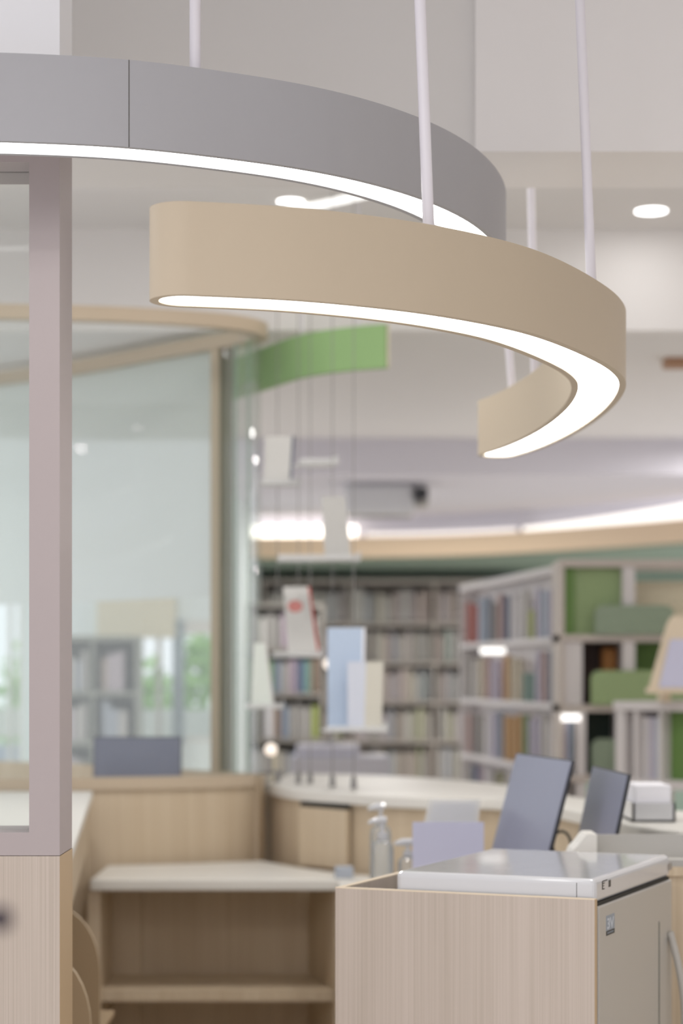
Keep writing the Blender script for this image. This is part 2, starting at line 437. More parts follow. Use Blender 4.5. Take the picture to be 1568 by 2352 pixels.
# the joint between two housing sections
O2 = off(path2, WG)
k = min(range(len(O2)), key=lambda i: abs(784+O2[i][0]/O2[i][1]*F-297))
tx = Vector((O2[k+1][0]-O2[k-1][0], O2[k+1][1]-O2[k-1][1], 0)).normalized(); nx = Vector((tx.y, -tx.x, 0))
MB().obox((*O2[k], ZG), tx, nx, (0,0,1), -.0007, .0007, -.002, .0004, 0, HG).build('seam', M['mark'], bodyg)
rodpx(-.285, 3.9, U2, ZG+HG, 0, 1, 3.0, lampg)
rodpx(-1.1, 3.82, U2, ZG+HG, 0, 1, 3.0, lampg)

# ------------------------------------------------------------------ left frame: plinth, post, pane, header
PY0, PY1, PX = 3.60, 3.765, wx(137, 3.6)
zp = wz(1965, 3.6)
pl = MB().box(-1.6, PX, PY0, PY1, 0, zp)
plo = thing('half_wall', 'pale wood half wall under the taupe glazed frame, at the left edge', 'half wall', (-.9, PY0, 0))
MB().box(-1.6, PX, PY0, PY1, 0, zp-.001).build('panel', M['wood'], plo)
MB().box(PX-.001, PX+.0008, PY0+.0015, PY1, 0, zp-.001).build('edge_band', M['tan'], plo)
fr = thing('glazed_screen', 'taupe framed glass screen standing on the pale wood half wall', 'glass screen', (-.9, PY0, zp))
x0 = wx(67, PY0); zt = wz(372, PY0); zr = wz(1912, PY0)
MB().box(x0, PX, PY0, PY1, zp, 2.34).build('post', M['frame'], fr)
MB().box(-1.6, x0, PY0, PY1, zp, zr).build('bottom_rail', M['frame'], fr)
MB().box(-1.6, x0, PY0, PY1, zt, 2.34).build('top_rail', M['frame'], fr)
MB().box(-1.6, x0, PY0+.07, PY0+.078, zr, zt).build('pane', M['pane'], fr)
struct('wall_header', MB().box(-1.6, PX, PY0, PY1, 2.34, 3.0), mat('header_paint', '#f3f4f7', .7, .3))

# ------------------------------------------------------------------ glass enclosure behind
ZRB, ZRT = 1.011, 2.575
near = [(-1.75, 6.62), (-1.3, 6.62), (wx(168,6.66), 6.66), (-.66, 6.71), (-.48, 6.775), (-.37, 6.84), (-.305, 6.92), (-.285, 7.0)]
far = [(-.285, 7.0), (-.30, 7.08), (-.36, 7.16), (-.475, 7.27), (-.75, 7.55), (-1.05, 7.86), (-1.5, 8.2), (-1.9, 8.3)]
pth = smooth_path(spline(near+far[1:], 8), 5)
en = thing('glass_enclosure', 'rounded glass enclosure with wood-toned rails on a low wood wall, behind the left post', 'glass enclosure', (-.8, 6.9, 0))
MB().wallstrip(pth, .055, ZRT-.048, ZRT).build('top_rail', M['rail'], en, smooth=True)
npth = [p for p in pth if p[1] < 6.90]
MB().wallstrip(npth, .055, .968, 1.008).build('bottom_rail', M['rail'], en, smooth=True)
MB().wallstrip(npth, .03, 0, .968).build('low_wall', M['woodw'], en, smooth=True)
MB().wallstrip(pth[len(npth)+1:], .04, 0, 1.0).build('low_wall', M['woodw'], en, smooth=True)
pan = sub(MB().wallstrip(pth, .010, 1.0, ZRT-.048).build('pane', M['pane'], en, smooth=True))
fpth = [p for p in pth if p[1] > 7.02 and p[0] < -.47]
MB().wallstrip(off(fpth, .012), .002, wz(1375, 7.5), ZRT-.05).build('frosted_film', M['film'], pan, smooth=True)
my = 7.25
MB().box(wx(485,my), wx(505,my), my-.03, my+.03, 1.0, ZRT-.048).build('mullion', M['rail'], en)
MB().box(wx(505,my), wx(533,my), my+.0, my+.05, 1.0, ZRT-.048).build('mullion', M['mullshade'], en)  # shaded side of the same mullion, given by a darker colour
for px_ in (541, 571):
    y = 7.02 if px_ > 560 else 7.12
    MB().box(wx(px_,y)-.004, wx(px_,y)+.004, y-.006, y+.006, 1.0, ZRT-.048).build('pane_edge', M['gedge'], en)
# desk and monitor inside
dk = thing('desk', 'pale desk inside the glass enclosure under the slate monitor', 'desk', (-1.2, 7.2, 0))
MB().box(-1.6, -.55, 6.86, 7.22, .69, .72).build('desk_top', M['white'], dk, bevel=.004)
for x in (-1.58, -.59):
    MB().box(x, x+.03, 6.9, 7.2, 0, .69).build('leg', M['woodw'], dk)

# a flat monitor from its four corners: top-left, horizontal direction, width, height, tilt
def monitor(label, tl, hdir, w, h, tilt, foot_z, side=-1, front=True):
    hd = Vector((hdir[0], hdir[1], 0)).normalized(); pd = Vector((hd.y, -hd.x, 0))*(1)   # right of travel
    if pd.x > 0 and side < 0: pd = -pd
    dn = (pd*math.sin(tilt) - Vector((0,0,1))*math.cos(tilt))
    nrm = hd.cross(dn).normalized()
    if nrm.dot(pd) < 0: nrm = -nrm
    tl = Vector(tl); c = tl+hd*w/2+dn*h*.6
    ft = c - nrm*.03
    t = thing('monitor', label, 'monitor', (ft.x, ft.y, foot_z), 'computer monitors')
    sc = sub(MB().obox(tl, hd, dn, nrm, 0, w, 0, h, -.011, -.002).build('case', M['bezel'], t, bevel=.003))
    MB().obox(tl, hd, dn, nrm, .004, w-.004, .004, h-.014, -.002, 0).build('screen', M['screen'] if front else M['screen'], t)
    b = ft - nrm*.012
    MB().tube([c-nrm*.02, b+Vector((0,0,-.02)), (b.x, b.y, foot_z+.012)], .016, 12).build('neck', M['bezel'], t, smooth=True)
    MB().lathe([(.065, foot_z), (.065, foot_z+.008), (.02, foot_z+.014)], b.x, b.y, 28).build('base', M['bezel'], t, smooth=True)
    return t
monitor('slate monitor behind the glass of the enclosure', at(214, 1692, 7.05), (1.0, .04), .31, .20, math.radians(4), .72, side=1)

# ------------------------------------------------------------------ left counter with chairs tucked under it
lc = thing('side_counter', 'white-topped side counter running back behind the taupe post', 'counter', (-.9, 5.2, 0))
poly = [(-.535,3.85),(wx(165,4.316),4.316),(wx(213,6.55),6.55),(-1.5,6.5),(-1.5,3.85)]
MB().prism(poly, .945, .97).build('counter_top', M['white'], lc, bevel=.004)
d = Vector((poly[2][0]-poly[0][0], poly[2][1]-poly[0][1], 0)).normalized(); nn = Vector((-d.y, d.x, 0)); nn = nn if nn.x < 0 else -nn
MB().obox((poly[0][0], poly[0][1], 0), d, nn, (0,0,1), .02, 2.6, .012, .03, .80, .945).build('apron', M['woodw'], lc)
MB().obox((poly[0][0], poly[0][1], 0), d, nn, (0,0,1), .02, 2.6, .45, .47, 0, .945).build('back_panel', M['woodw'], lc)
MB().obox((poly[0][0], poly[0][1], 0), d, nn, (0,0,1), 2.45, 2.6, .012, .45, 0, .945).build('end_panel', M['woodw'], lc)
def chair(label, px, pytop, y):
    xr = wx(px, y); zt = wz(pytop, y)
    t = thing('plywood_chair', label, 'chair', (xr-.2, y, 0), 'chairs under the side counter')
    # rounded back board facing the camera
    P = []; r = .11; x0 = xr-.40
    for k in range(9):
        a = PI/2*k/8; P.append((xr-r+r*math.cos(a), zt-r*1.5+r*1.5*math.sin(a)))
    for k in range(9):
        a = PI/2+PI/2*k/8; P.append((x0+r+r*math.cos(a), zt-r*1.5+r*1.5*math.sin(a)))
    P += [(x0, zt-.36), (xr, zt-.36)]
    n = len(P); mb = MB()
    mb.add([(a, y, b) for a, b in P]+[(a, y+.016, b) for a, b in P], [tuple(range(n)), tuple(range(2*n-1, n-1, -1))])
    mb.cur = 1
    mb.add([(a, y, b) for a, b in P]+[(a, y+.016, b) for a, b in P], [(i, (i+1)%n, n+(i+1)%n, n+i) for i in range(n)])
    mb.build('backrest', [M['chairw'], M['chaire']], t)
    MB().box(x0, xr, y+.016, y+.34, .43, .448).build('seat', M['chairw'], t, bevel=.005)
    for xx in (x0+.02, xr-.05):
        for yy in (y+.03, y+.29):
            MB().box(xx, xx+.03, yy, yy+.03, 0, .43).build('leg', M['chairw'], t)
chair('plywood chair with a rounded back, farther of the two under the side counter', 229, 2085, 5.05)
chair('plywood chair with a rounded back, nearer of the two beside the half wall', 208, 2185, 4.35)

# ------------------------------------------------------------------ inner worktop with the open cabinet, round counter
ZW = .72
wt = thing('worktop', 'low pale worktop running round the inside of the reception desk', 'worktop', (-.3, 6.3, 0))
poly = [(-.775,6.17),(-.01,6.17),(.0,4.75),(.69,4.75),(.70,5.0),(.65,5.45),(.48,6.12),(.28,6.13),(.0,6.37),(-.14,6.56),(-.27,6.80),(-.5,6.70),(-.775,6.63)]
MB().prism(poly, ZW-.036, ZW).build('slab', M['white'], wt, bevel=.006)
MB().box(.05, .07, 4.8, 6.0, 0, ZW-.036).build('support', M['woodw'], wt)
MB().box(.60, .62, 4.8, 5.3, 0, ZW-.036).build('support', M['woodw'], wt)
cb = thing('open_cabinet', 'open wood cabinet with one shelf beneath the low white worktop', 'cabinet', (-.4, 6.2, 0))
xl = wx(230, 6.2); zc = ZW-.037
MB().box(xl-.04, xl, 6.2, 6.58, 0, zc).build('side_panel', M['woodw'], cb)
MB().prism([(-.005,6.2),(-.022,6.2),(-.11,6.56),(-.09,6.58)], 0, zc).build('side_panel', M['woodw'], cb)
MB().box(xl, -.1, 6.56, 6.58, 0, zc).build('back_panel', M['woodw'], cb)
MB().box(xl, wx(325,6.54), 6.53, 6.56, 0, zc).build('filler', M['woodw'], cb)
zs = wz(2275, 6.2)
MB().prism([(xl,6.205),(-.025,6.205),(-.108,6.53),(xl,6.53)], zs-.034, zs).build('shelf', M['woodw'], cb)
MB().prism([(xl,6.205),(-.025,6.205),(-.108,6.53),(xl,6.53)], .05, .08).build('base_board', M['woodw'], cb)

rc = thing('reception_counter', 'round reception counter with white top and curved wood front', 'counter', (.3, 6.5, 0))
inner = spline([(-.25,6.97),(-.20,6.79),(-.13,6.62),(.02,6.44)], 5)[:-1] + spline([(.02,6.44),(.14,6.30),(.30,6.2),(.47,6.18),(.57,6.0),(.675,5.53),(.735,5.08),(.82,4.86)], 5)
outer = spline([(1.5,4.80),(1.5,5.1),(1.1,5.4),(.87,5.75),(.73,6.24),(.60,6.83),(.433,7.22),(.12,7.60),(-.2,7.75)], 5)
ztop = .97
MB().prism(inner+outer, ztop-.038, ztop).build('counter_top', M['white'], rc, bevel=.006)
MB().wallstrip(off(inner, -.035 if off(inner, -.035)[0][1] > inner[0][1] else .035)[1:], .02, 0, ztop-.038)
inw = off(inner, .03)
if Vector(inw[10]).length < Vector(inner[10]).length: inw = off(inner, -.03)
MB().wallstrip([(-.264, 7.10)]+inw, .018, 0, ztop-.038).build('inner_front', M['woodw'], rc)
otw = off(outer, .05)
if Vector(otw[10]).length > Vector(outer[10]).length: otw = off(outer, -.05)
MB().wallstrip(otw, .018, 0, ztop-.038).build('outer_front', M['woodw'], rc)
a, b = Vector((-.135,6.62,0)), Vector((.018,6.435,0)); dd = (b-a).normalized(); nr = Vector((dd.y, -dd.x, 0)); nr = nr if nr.y < 0 else -nr
dr = sub(MB().obox(a, dd, nr, (0,0,1), .0, (b-a).length, -.012, .006, ZW+.004, ztop-.055).build('drawer', M['woodw'], rc))
MB().obox(a, dd, nr, (0,0,1), .0, (b-a).length, -.012, .001, ztop-.055, ztop-.040).build('shadow_strip', M['dark'], dr)  # dark strip paints the shadow line above the drawer

# small things on the worktop
def bottle(label, x, y, h, r, purple=False, group='pump bottles on the worktop'):
    t = thing('pump_bottle', label, 'bottle', (x, y, ZW), group)
    z = ZW
    MB().lathe([(r*.93, z), (r, z+.008), (r, z+h*.70), (r*.9, z+h*.75), (r*.5, z+h*.79), (r*.42, z+h*.80)], x, y, 28).build('body', M['bottle'], t, smooth=True)
    MB().lathe([(r*.48, z+h*.80), (r*.48, z+h*.86), (r*.2, z+h*.87), (r*.16, z+h*.95)], x, y, 18).build('collar', M['gloss'], t, smooth=True)
    MB().tube([(x+.012, y, z+h*.985), (x-.012, y, z+h*.978), (x-.030, y, z+h*.962), (x-.034, y, z+h*.945)], [.009, .010, .006, .004], 10).build('pump_head', M['gloss'], t, smooth=True)
    if purple:
        MB().lathe([(r+.0006, z+h*.15), (r+.0006, z+h*.48)], x, y, 24).build('label', M['label'], t, smooth=True)
bottle('clear pump bottle, nearer of the pair behind the corner of the wood box', wx(877,5.1), 5.1, .265, .030)
bottle('clear pump bottle, farther of the pair behind the corner of the wood box', wx(874,5.55), 5.55, .27, .030)
bottle('small pump bottle with purple label beside the paper holder', wx(936,5.2), 5.2, .20, .026, True)
ph = thing('paper_holder', 'clear tilted acrylic holder with white sheets behind the lilac card', 'paper holder', (wx(1010,5.25), 5.25, ZW))
x0, x1 = wx(945,5.25), wx(1098,5.25)
sk = .012; sl = .05
MB().add([(x0-.02,5.30,ZW),(x1-.02,5.30,ZW),(x1+sk,5.33,wz(1840,5.25)),(x0+sl,5.33,wz(1840,5.25)),(x0-.02,5.304,ZW),(x1-.02,5.304,ZW),(x1+sk,5.334,wz(1840,5.25)),(x0+sl,5.334,wz(1840,5.25))],
         [(0,1,2,3),(7,6,5,4),(0,4,5,1),(1,5,6,2),(2,6,7,3),(3,7,4,0)]).build('sheet', M['acryl'], ph)
MB().add([(x0-.012,5.306,ZW+.02),(x1-.022,5.306,ZW+.02),(x1+sk-.01,5.3345,wz(1848,5.25)),(x0+sl+.01,5.3345,wz(1848,5.25)),(x0-.012,5.309,ZW+.02),(x1-.022,5.309,ZW+.02),(x1+sk-.01,5.3375,wz(1848,5.25)),(x0+sl+.01,5.3375,wz(1848,5.25))],
         [(0,1,2,3),(7,6,5,4),(0,4,5,1),(1,5,6,2),(2,6,7,3),(3,7,4,0)]).build('paper', M['paper'], ph)
MB().box(x0-.02, x1-.02, 5.22, 5.33, ZW, ZW+.006).build('base', M['acryl'], ph)
lp = thing('sign_card', 'upright lilac card standing in front of the paper holder', 'card', (wx(1028,5.0), 5.0, ZW))
MB().box(wx(947,5.0), wx(1111,5.0), 5.0, 5.003, ZW+.006, wz(1888,5.0)).build('card', M['lilacp'], lp)
MB().box(wx(947,5.0), wx(1111,5.0), 4.96, 5.05, ZW, ZW+.006).build('foot', M['acryl'], lp)
bx = MB().box(wx(768,6.13), wx(812,6.13), 6.19, 6.25, ZW, ZW+.035).build('small_box', mat('blue_grey_plastic', '#a9b0bb', .5), bevel=.005, origin=(0,6.2,ZW))
tag(bx, 'small blue-grey box at the worktop corner, just above the wood box', 'box')

M1 = monitor('larger slate monitor tilted back, left of the two on the desk', at(1185, 1728, 5.28), (.094, -.46), .47, .29, math.radians(15), ZW)
M2 = monitor('smaller slate monitor tilted back, right of the two on the desk', at(1360, 1757, 5.05), (.024, -.45), .45, .28, math.radians(12), ZW)
cx, cy = wx(1290, 4.9), 4.9
pts = [(cx+.022*math.cos(t), cy+.01*math.sin(t*.5), ZW+.215+.032*math.sin(t)) for t in [PI*1.5*k/14-.4 for k in range(15)]]
cbl = MB().tube([(cx+.03, cy, ZW+.01), (cx+.028, cy, ZW+.1)]+pts+[(cx-.03, cy+.02, ZW+.10), (cx-.035, cy+.03, ZW+.01)], .004, 8).build('cable', M['cable'], smooth=True, origin=(cx, cy, ZW))
tag(cbl, 'looped grey cable between the two desk monitors', 'cable')

# ------------------------------------------------------------------ fridge in its wood box
an = math.radians(23.5)
u = Vector((math.sin(an), math.cos(an), 0)); v = Vector((-math.cos(an), math.sin(an), 0)); up = Vector((0,0,1))
ZP = .93
A = Vector((wx(1365,3.751), 3.751, 0)); LW = .53
bxo = thing('fridge_surround', 'pale wood box wrapped round two sides of the small fridge', 'wood box', tuple(A+v*LW/2))
tk = .014
MB().obox(A, u, v, up, 0, tk, 0, LW, 0, ZP-.002).build('front_panel', M['wood'], bxo)
MB().obox(A, u, v, up, tk, .62, LW-tk, LW, 0, ZP-.002).build('side_panel', M['wood'], bxo)
MB().obox(A, u, v, up, 0, tk, 0, LW, ZP-.002, ZP).obox(A, u, v, up, tk, .62, LW-tk, LW, ZP-.002, ZP).build('top_edge', M['edge'], bxo)
MB().obox(A, u, v, up, .0005, tk, -.001, 0, 0, ZP-.002).build('end_edge', M['tan'], bxo)
ZF = .965; FD = .565; FW = .405; FO = A+u*.019+v*.004
fg = thing('mini_fridge', 'small grey fridge with glossy white top inside the wood box', 'fridge', tuple(FO+u*FD/2+v*FW/2))
MB().obox(FO, u, v, up, 0, FD, .014, FW, .02, .922).build('cabinet', M['fridge'], fg, bevel=.004)
cap = sub(MB().obox(FO, u, v, up, 0, FD, 0, FW, .918, ZF).build('top_cap', M['gloss'], fg, bevel=.011, seg=4))
MB().obox(FO, u, v, up, -.0004, 0, .036, .037, .918, ZF-.008).build('seam', M['mark'], cap)
MB().obox(FO, u, v, up, .012, FD-.01, -.0006, .014, .913, .9195).build('gap', M['dark'], fg)
door = sub(MB().obox(FO, u, v, up, .004, FD-.006, -.006, .014, .05, .9132).build('door', M['fridge'], fg, bevel=.003))
def onside(px, py):
    """distance along u and height of the door-plane point under a pixel"""
    P0 = FO-v*.006; n = -v
    dvec = Vector(((px-784)/F, 1, -(py-HZ)/F)); o = Vector((0,0,CAMZ))
    tt = (P0-o).dot(n)/dvec.dot(n); p = o+dvec*tt
    return (p-P0).dot(u), p.z
P0 = FO-v*.006
def sticker(x0p, y0p, x1p, y1p, name, m, th=.0006, par=None):
    a0, z0 = onside(x0p, y0p); a1, z1 = onside(x1p, y1p)
    return MB().obox(P0, u, v, up, a0, a1, -th, 0, min(z0,z1), max(z0,z1)).build(name, m, par or door), (a0, a1, min(z0,z1), max(z0,z1))
a0, z0 = onside(1391.5, 2104); a1, z1 = onside(1410.5, 2094)
zb = onside(1391.5, 2139)[1]; zb2 = onside(1391.5, 2150)[1]
MB().obox(P0, u, v, up, a0, a1, -.0005, 0, zb, z0).build('sticker', M['sticker'], door)
MB().obox(P0, u, v, up, a0, a1, -.0005, 0, zb2, zb-.0004).build('sticker', M['stblack'], door)
def text(body, size, loc_a, loc_z, m, par, sx=1.0, org=None, extrude=.0002):
    cu = bpy.data.curves.new('lettering', 'FONT'); cu.body = body; cu.size = size; cu.extrude = extrude; cu.offset = size*.018
    tmp = bpy.data.objects.new('tmp', cu); C.objects.link(tmp)
    dg = bpy.context.evaluated_depsgraph_get(); me = bpy.data.meshes.new_from_object(tmp.evaluated_get(dg))
    bpy.data.objects.remove(tmp)
    org = org or P0
    R = Matrix((( u.x, 0, -v.x), (u.y, 0, -v.y), (0, 1, 0)))
    base = org+u*loc_a+up*loc_z-v*.0007-Vector(parent_loc(par))
    for vert in me.vertices:
        vert.co = base + R @ Vector((vert.co.x*sx, vert.co.y, vert.co.z))
    me.materials.clear(); me.materials.append(m)
    o = bpy.data.objects.new('lettering', me); C.objects.link(o); o.parent = par
    return o
hh = z0-zb
text('3V', hh*.98, a0+(a1-a0)*.06, zb+hh*.12, M['stletter'], door, sx=(a1-a0)*.88/(hh*.98*1.17))
mb = MB(); wd = (a1-a0)
for q in range(9):
    zz0 = zb2+(zb-zb2)*(.34 if q % 3 else .30); zz1 = zb2+(zb-zb2)*(.66 if q % 2 else .72)
    mb.obox(P0, u, v, up, a0+wd*(.12+.085*q), a0+wd*(.12+.085*q+.045), -.0008, -.0004, zz0, zz1)
mb.build('printed_mark', M['sticker'], door)
ah, zh = onside(1513, 2117)
MB().obox(P0, u, v, up, ah-.003, ah+.003, -.0004, 0, .06, zh).build('groove', mat('dark_green_groove', '#3f4a42', .6), door)
# bowed handle on the far side of the door
mbh = MB(); pts = []
a_, zz = onside(1534, 2140)
for k in range(13):
    s = k/12; pts.append(P0+u*(a_+.010*math.sin(s*PI/2))-v*(.004+.030*math.sin(PI*s))+up*(zz-.36*s))
mbh.tube(pts, .008, 12).build('handle', M['fridge'], door, smooth=True)
# printed marks on the cap
cp0 = FO
def oncap(px, py):
    n = -v; dvec = Vector(((px-784)/F, 1, -(py-HZ)/F)); o = Vector((0,0,CAMZ)); tt = (cp0-o).dot(n)/dvec.dot(n); p = o+dvec*tt
    return (p-cp0).dot(u), p.z
mb = MB()
for (xa, ya, xb_, yb) in ((1382,2025,1384,2043),(1384,2023,1394,2022),(1384,2028,1388,2029),(1384,2034,1387,2035),(1384,2041,1388,2042),(1397,2022,1402,2036)):
    q0, w0 = oncap(xa, ya); q1, w1 = oncap(xb_, yb)
    if abs(w1-w0) < .0012: w1 = w0-.0012
    mb.obox(cp0, u, v, up, q0, q1, -.0004, .0004, min(w0,w1), max(w0,w1))
mb.build('printed_mark', M['mark'], cap)
q0, w0 = oncap(1532, 1984); q1, w1 = oncap(1542, 1997)
MB().obox(cp0, u, v, up, min(q0,q1), max(q0,q1), -.0004, .0004, min(w0,w1), max(w0,w1)).build('printed_mark', mat('faint_print', '#9c9690', .5), cap)

# cabinet and grey tray behind the fridge
sc = thing('storage_cabinet', 'wood cabinet just behind the fridge at the right edge', 'cabinet', (.95, 4.5, 0))
MB().box(.66, 1.35, 4.44, 4.56, .0, .905).build('body', M['woodw'], sc)
MB().box(.50, 1.36, 4.43, 4.565, .905, .925).build('top', M['woodw'], sc)
MB().box(.50, .52, 4.45, 4.56, 0, .905).build('leg', M['woodw'], sc)
tr = thing('desk_tray', 'grey plastic tray with a curved end behind the fridge top', 'tray', (.9, 4.5, .925))
y0, y1 = 4.435, 4.555
xa = wx(1318, y0); prof = [(wx(1302,y0), .925), (wx(1318,y0), wz(1953,y0)), (wx(1331,y0), wz(1940,y0)), (wx(1341,y0), wz(1926,y0)), (wx(1350,y0), wz(1917,y0)), (wx(1372,y0), wz(1917,y0)), (wx(1372,y0), .935), (1.3, .935), (1.3, .925)]
n = len(prof)
MB().add([(a,y0+.012,b) for a,b in prof]+[(a,y1,b) for a,b in prof], [tuple(range(n)), tuple(range(2*n-1,n-1,-1))]+[(i,(i+1)%n,n+(i+1)%n,n+i) for i in range(n)]).build('shell', M['white'], tr)
MB().box(wx(1365,y1), 1.3, y1-.012, y1, .935, wz(1916,y1)).build('back_wall', M['tray'], tr)
MB().box(wx(1350,y0), 1.3, y0, y0+.012, .925, wz(1975,y0)).build('front_lip', M['tray'], tr)

# white box added in place of a bright reflection on the round counter
pp = thing('reflection_box', 'white box imitating a bright reflection on the right side of the round counter', 'box', (.86, 5.35, ztop))
bxa, bxb = wx(1447,5.2), wx(1545,5.2)
mb = MB().box(bxa, bxb, 5.16, 5.36, ztop, ztop+.006).box(bxa, bxb, 5.16, 5.166, ztop, ztop+.05).box(bxa, bxb, 5.354, 5.36, ztop, ztop+.05)
mb.box(bxa, bxa+.006, 5.16, 5.36, ztop, ztop+.05).box(bxb-.006, bxb, 5.16, 5.36, ztop, ztop+.05)
mb.build('tray', M['gloss'], pp)  # open box around the block, part of the stand-in for the reflection
MB().box(bxa+.01, bxb-.01, 5.17, 5.35, ztop+.006, ztop+.094).build('reflection_block', M['paper'], pp)

# ------------------------------------------------------------------ hanging book mobile
def wire(x, y, ztop_, zbot, label, weight=True):
    t = thing('hanging_wire', label, 'wire', (x, y, zbot), 'wires of the hanging book display')
    MB().tube([(x, y, zbot+.03), (x, y, ztop_)], .0016, 6).build('cord', M['wire'], t)
    if weight:
        MB().lathe([(.004, zbot+.045), (.009, zbot+.03), (.011, zbot), (.008, zbot-.001)], x, y, 12).build('weight', M['wire'], t, smooth=True)
wire(wx(812,6.6), 6.6, 2.97, .975, 'thin display wire with plumb weight, rightmost of five over the counter')
wire(wx(763,6.72), 6.72, 2.97, .975, 'thin display wire with plumb weight, second from right over the counter')
wire(wx(712,6.93), 6.93, 2.97, .975, 'thin display wire with plumb weight, middle one of five over the counter')
wire(wx(685,6.93), 6.93, 2.97, .975, 'thin display wire with plumb weight, second from left over the counter')
wire(wx(637,7.02), 7.02, 2.97, .975, 'thin display wire with plumb weight, leftmost of five over the counter')
def dtray(label, xa, xb_, y, z, dep=.12, dx=-.03):
    t = thing('acrylic_tray', label, 'tray', ((xa+xb_)/2, y, z), 'clear trays of the hanging book display')
    P = [(xa, y-dep/2), (xb_, y-dep/2), (xb_+dx, y+dep/2), (xa+dx, y+dep/2)]
    MB().prism(P, z-.006, z).build('plate', M['acryl'], t)
    MB().prism([P[0], P[1], (P[1][0], P[1][1]+.004), (P[0][0], P[0][1]+.004)], z, z+.014).build('lip', M['acryl'], t)
    MB().prism([P[1], P[2], (P[2][0]-.004, P[2][1]), (P[1][0]-.004, P[1][1])], z, z+.025).build('lip', M['acryl'], t)
def hbook(label, x0t, x1t, x0b, x1b, y, z0, z1, cover, spine, thick=.03, dot=None, s=.008):
    """an upright book: front cover toward the camera, spine on the right"""
    t = thing('display_book', label, 'book', ((x0b+x1b)/2, y, z0), 'books of the hanging display')
    def slab(xa0, xa1, xb0, xb1, ya, yb, zz0, zz1):
        return MB().add([(xb0,ya,zz0),(xb1,ya,zz0),(xb1,yb,zz0),(xb0,yb,zz0),(xa0,ya,zz1),(xa1,ya,zz1),(xa1,yb,zz1),(xa0,yb,zz1)],
            [(3,2,1,0),(4,5,6,7),(0,1,5,4),(1,2,6,5),(2,3,7,6),(3,0,4,7)])
    slab(x0t, x1t-s, x0b, x1b-s, y-thick/2, y-thick/2+.002, z0, z1).build('front_cover', cover, t)
    slab(x0t, x1t-s, x0b, x1b-s, y+thick/2-.002, y+thick/2, z0, z1).build('back_cover', cover, t)
    slab(x1t-s, x1t, x1b-s, x1b, y-thick/2, y+thick/2, z0, z1).build('spine', spine, t)
    slab(x0t+.004, x1t-s, x0b+.004, x1b-s, y-thick/2+.002, y+thick/2-.002, z0+.003, z1-.003).build('pages', M['pages'], t)
    if dot:
        cxx, czz, rr = dot; n = 20
        MB().add([(cxx, y-thick/2-.0006, czz)]+[(cxx+rr*math.cos(2*PI*k/n), y-thick/2-.0006, czz+rr*.8*math.sin(2*PI*k/n)) for k in range(n)],
                 [(0, 1+k, 1+(k+1)%n) for k in range(n)]).build('printed_emblem', M['red'], t)
WHT = mat('white_book_cover', '#d3d2ce', .6); GRYC = mat('grey_book_cover', '#bdbcb8', .6)
def tr_px(label, pa, pb, py, y, **k): dtray(label, wx(pa,y), wx(pb,y), y, wz(py,y), **k)
def bk_px(label, pxs, py0, py1, y, cover, spine, **k):
    hbook(label, *[wx(p, y) for p in pxs], y, wz(py0, y), wz(py1, y), cover, spine, **k)
tr_px('clear hanging tray topmost, under the book with dark navy spine', 600, 690, 1112, 6.93, dep=.08, dx=.0)
bk_px('white hanging book with a dark navy spine, highest of the display', (608,676,606,670), 1112, 1003, 6.95, WHT, M['navy'])
tr_px('clear empty hanging tray right of the navy-spined book', 690, 778, 1066, 6.8)
tr_px('clear hanging tray under the plain grey-white book at cove level', 640, 828, 1285, 6.7, dx=-.006)
bk_px('plain grey-white book flaring at the foot, hanging in front of the cove light', (738,792,746,806), 1285, 1142, 6.7, GRYC, GRYC, thick=.045)
tr_px('clear hanging tray under the white book with a red spine', 628, 742, 1506, 6.9)
y = 6.9
bk_px('white hanging book with red emblem and red spine', (650,712,662,735), 1506, 1348, y, WHT, M['redd'], dot=(wx(678,y)-.0, wz(1393,y), .026))
tr_px('clear hanging tray lowest on the left, beside the glass edge', 566, 652, 1624, 6.75, dep=.05, dx=.0)
bk_px('slim white hanging book with pale green cover beside the glass edge', (583,612,577,630), 1624, 1478, 6.75, mat('pale_mint_cover', '#dbe2da', .6), WHT, thick=.02)
tr_px('clear hanging tray lowest of all, holding the blue and cream books', 748, 890, 1676, 6.5, dep=.16, dx=-.02)
bk_px('tall pale blue hanging book, back one of the lowest pair', (752,838,752,834), 1675.5, 1442, 6.55, M['blue'], M['paper'], thick=.03)
bk_px('cream hanging book, front one of the lowest pair', (798,880,798,876), 1675, 1520, 6.47, mat('lilac_white_cover', '#cfd4e0', .6), mat('cream_spine', '#cfccc0', .6), thick=.03, s=.056)

# ------------------------------------------------------------------ green curved hanging panel
gpth = smooth_path(spline([(.158,6.85),(.02,6.92),(-.14,7.07),(-.30,7.40),(-.50,7.78),(-.8,8.2)], 8), 4)
gz0, gz1 = wz(845,6.85), wz(732,6.85)
gt = thing('curved_panel', 'green curved panel hanging from the ceiling behind the wires', 'hanging panel', (0, 7.0, gz0))
MB().wallstrip(gpth, .03, gz0, gz1-.02).build('panel', M['green'], gt, smooth=True)
MB().box(.156, .163, 6.835, 6.872, gz0, gz1-.02).build('end_cap', M['cream'], gt)
for i in (6, 16):
    x, y = gpth[i]
    MB().tube([(x, y, gz1-.02), (x, y, 2.97 if y < 7.25 else 2.6)], .004, 8).build('hanger', M['rod'], gt)

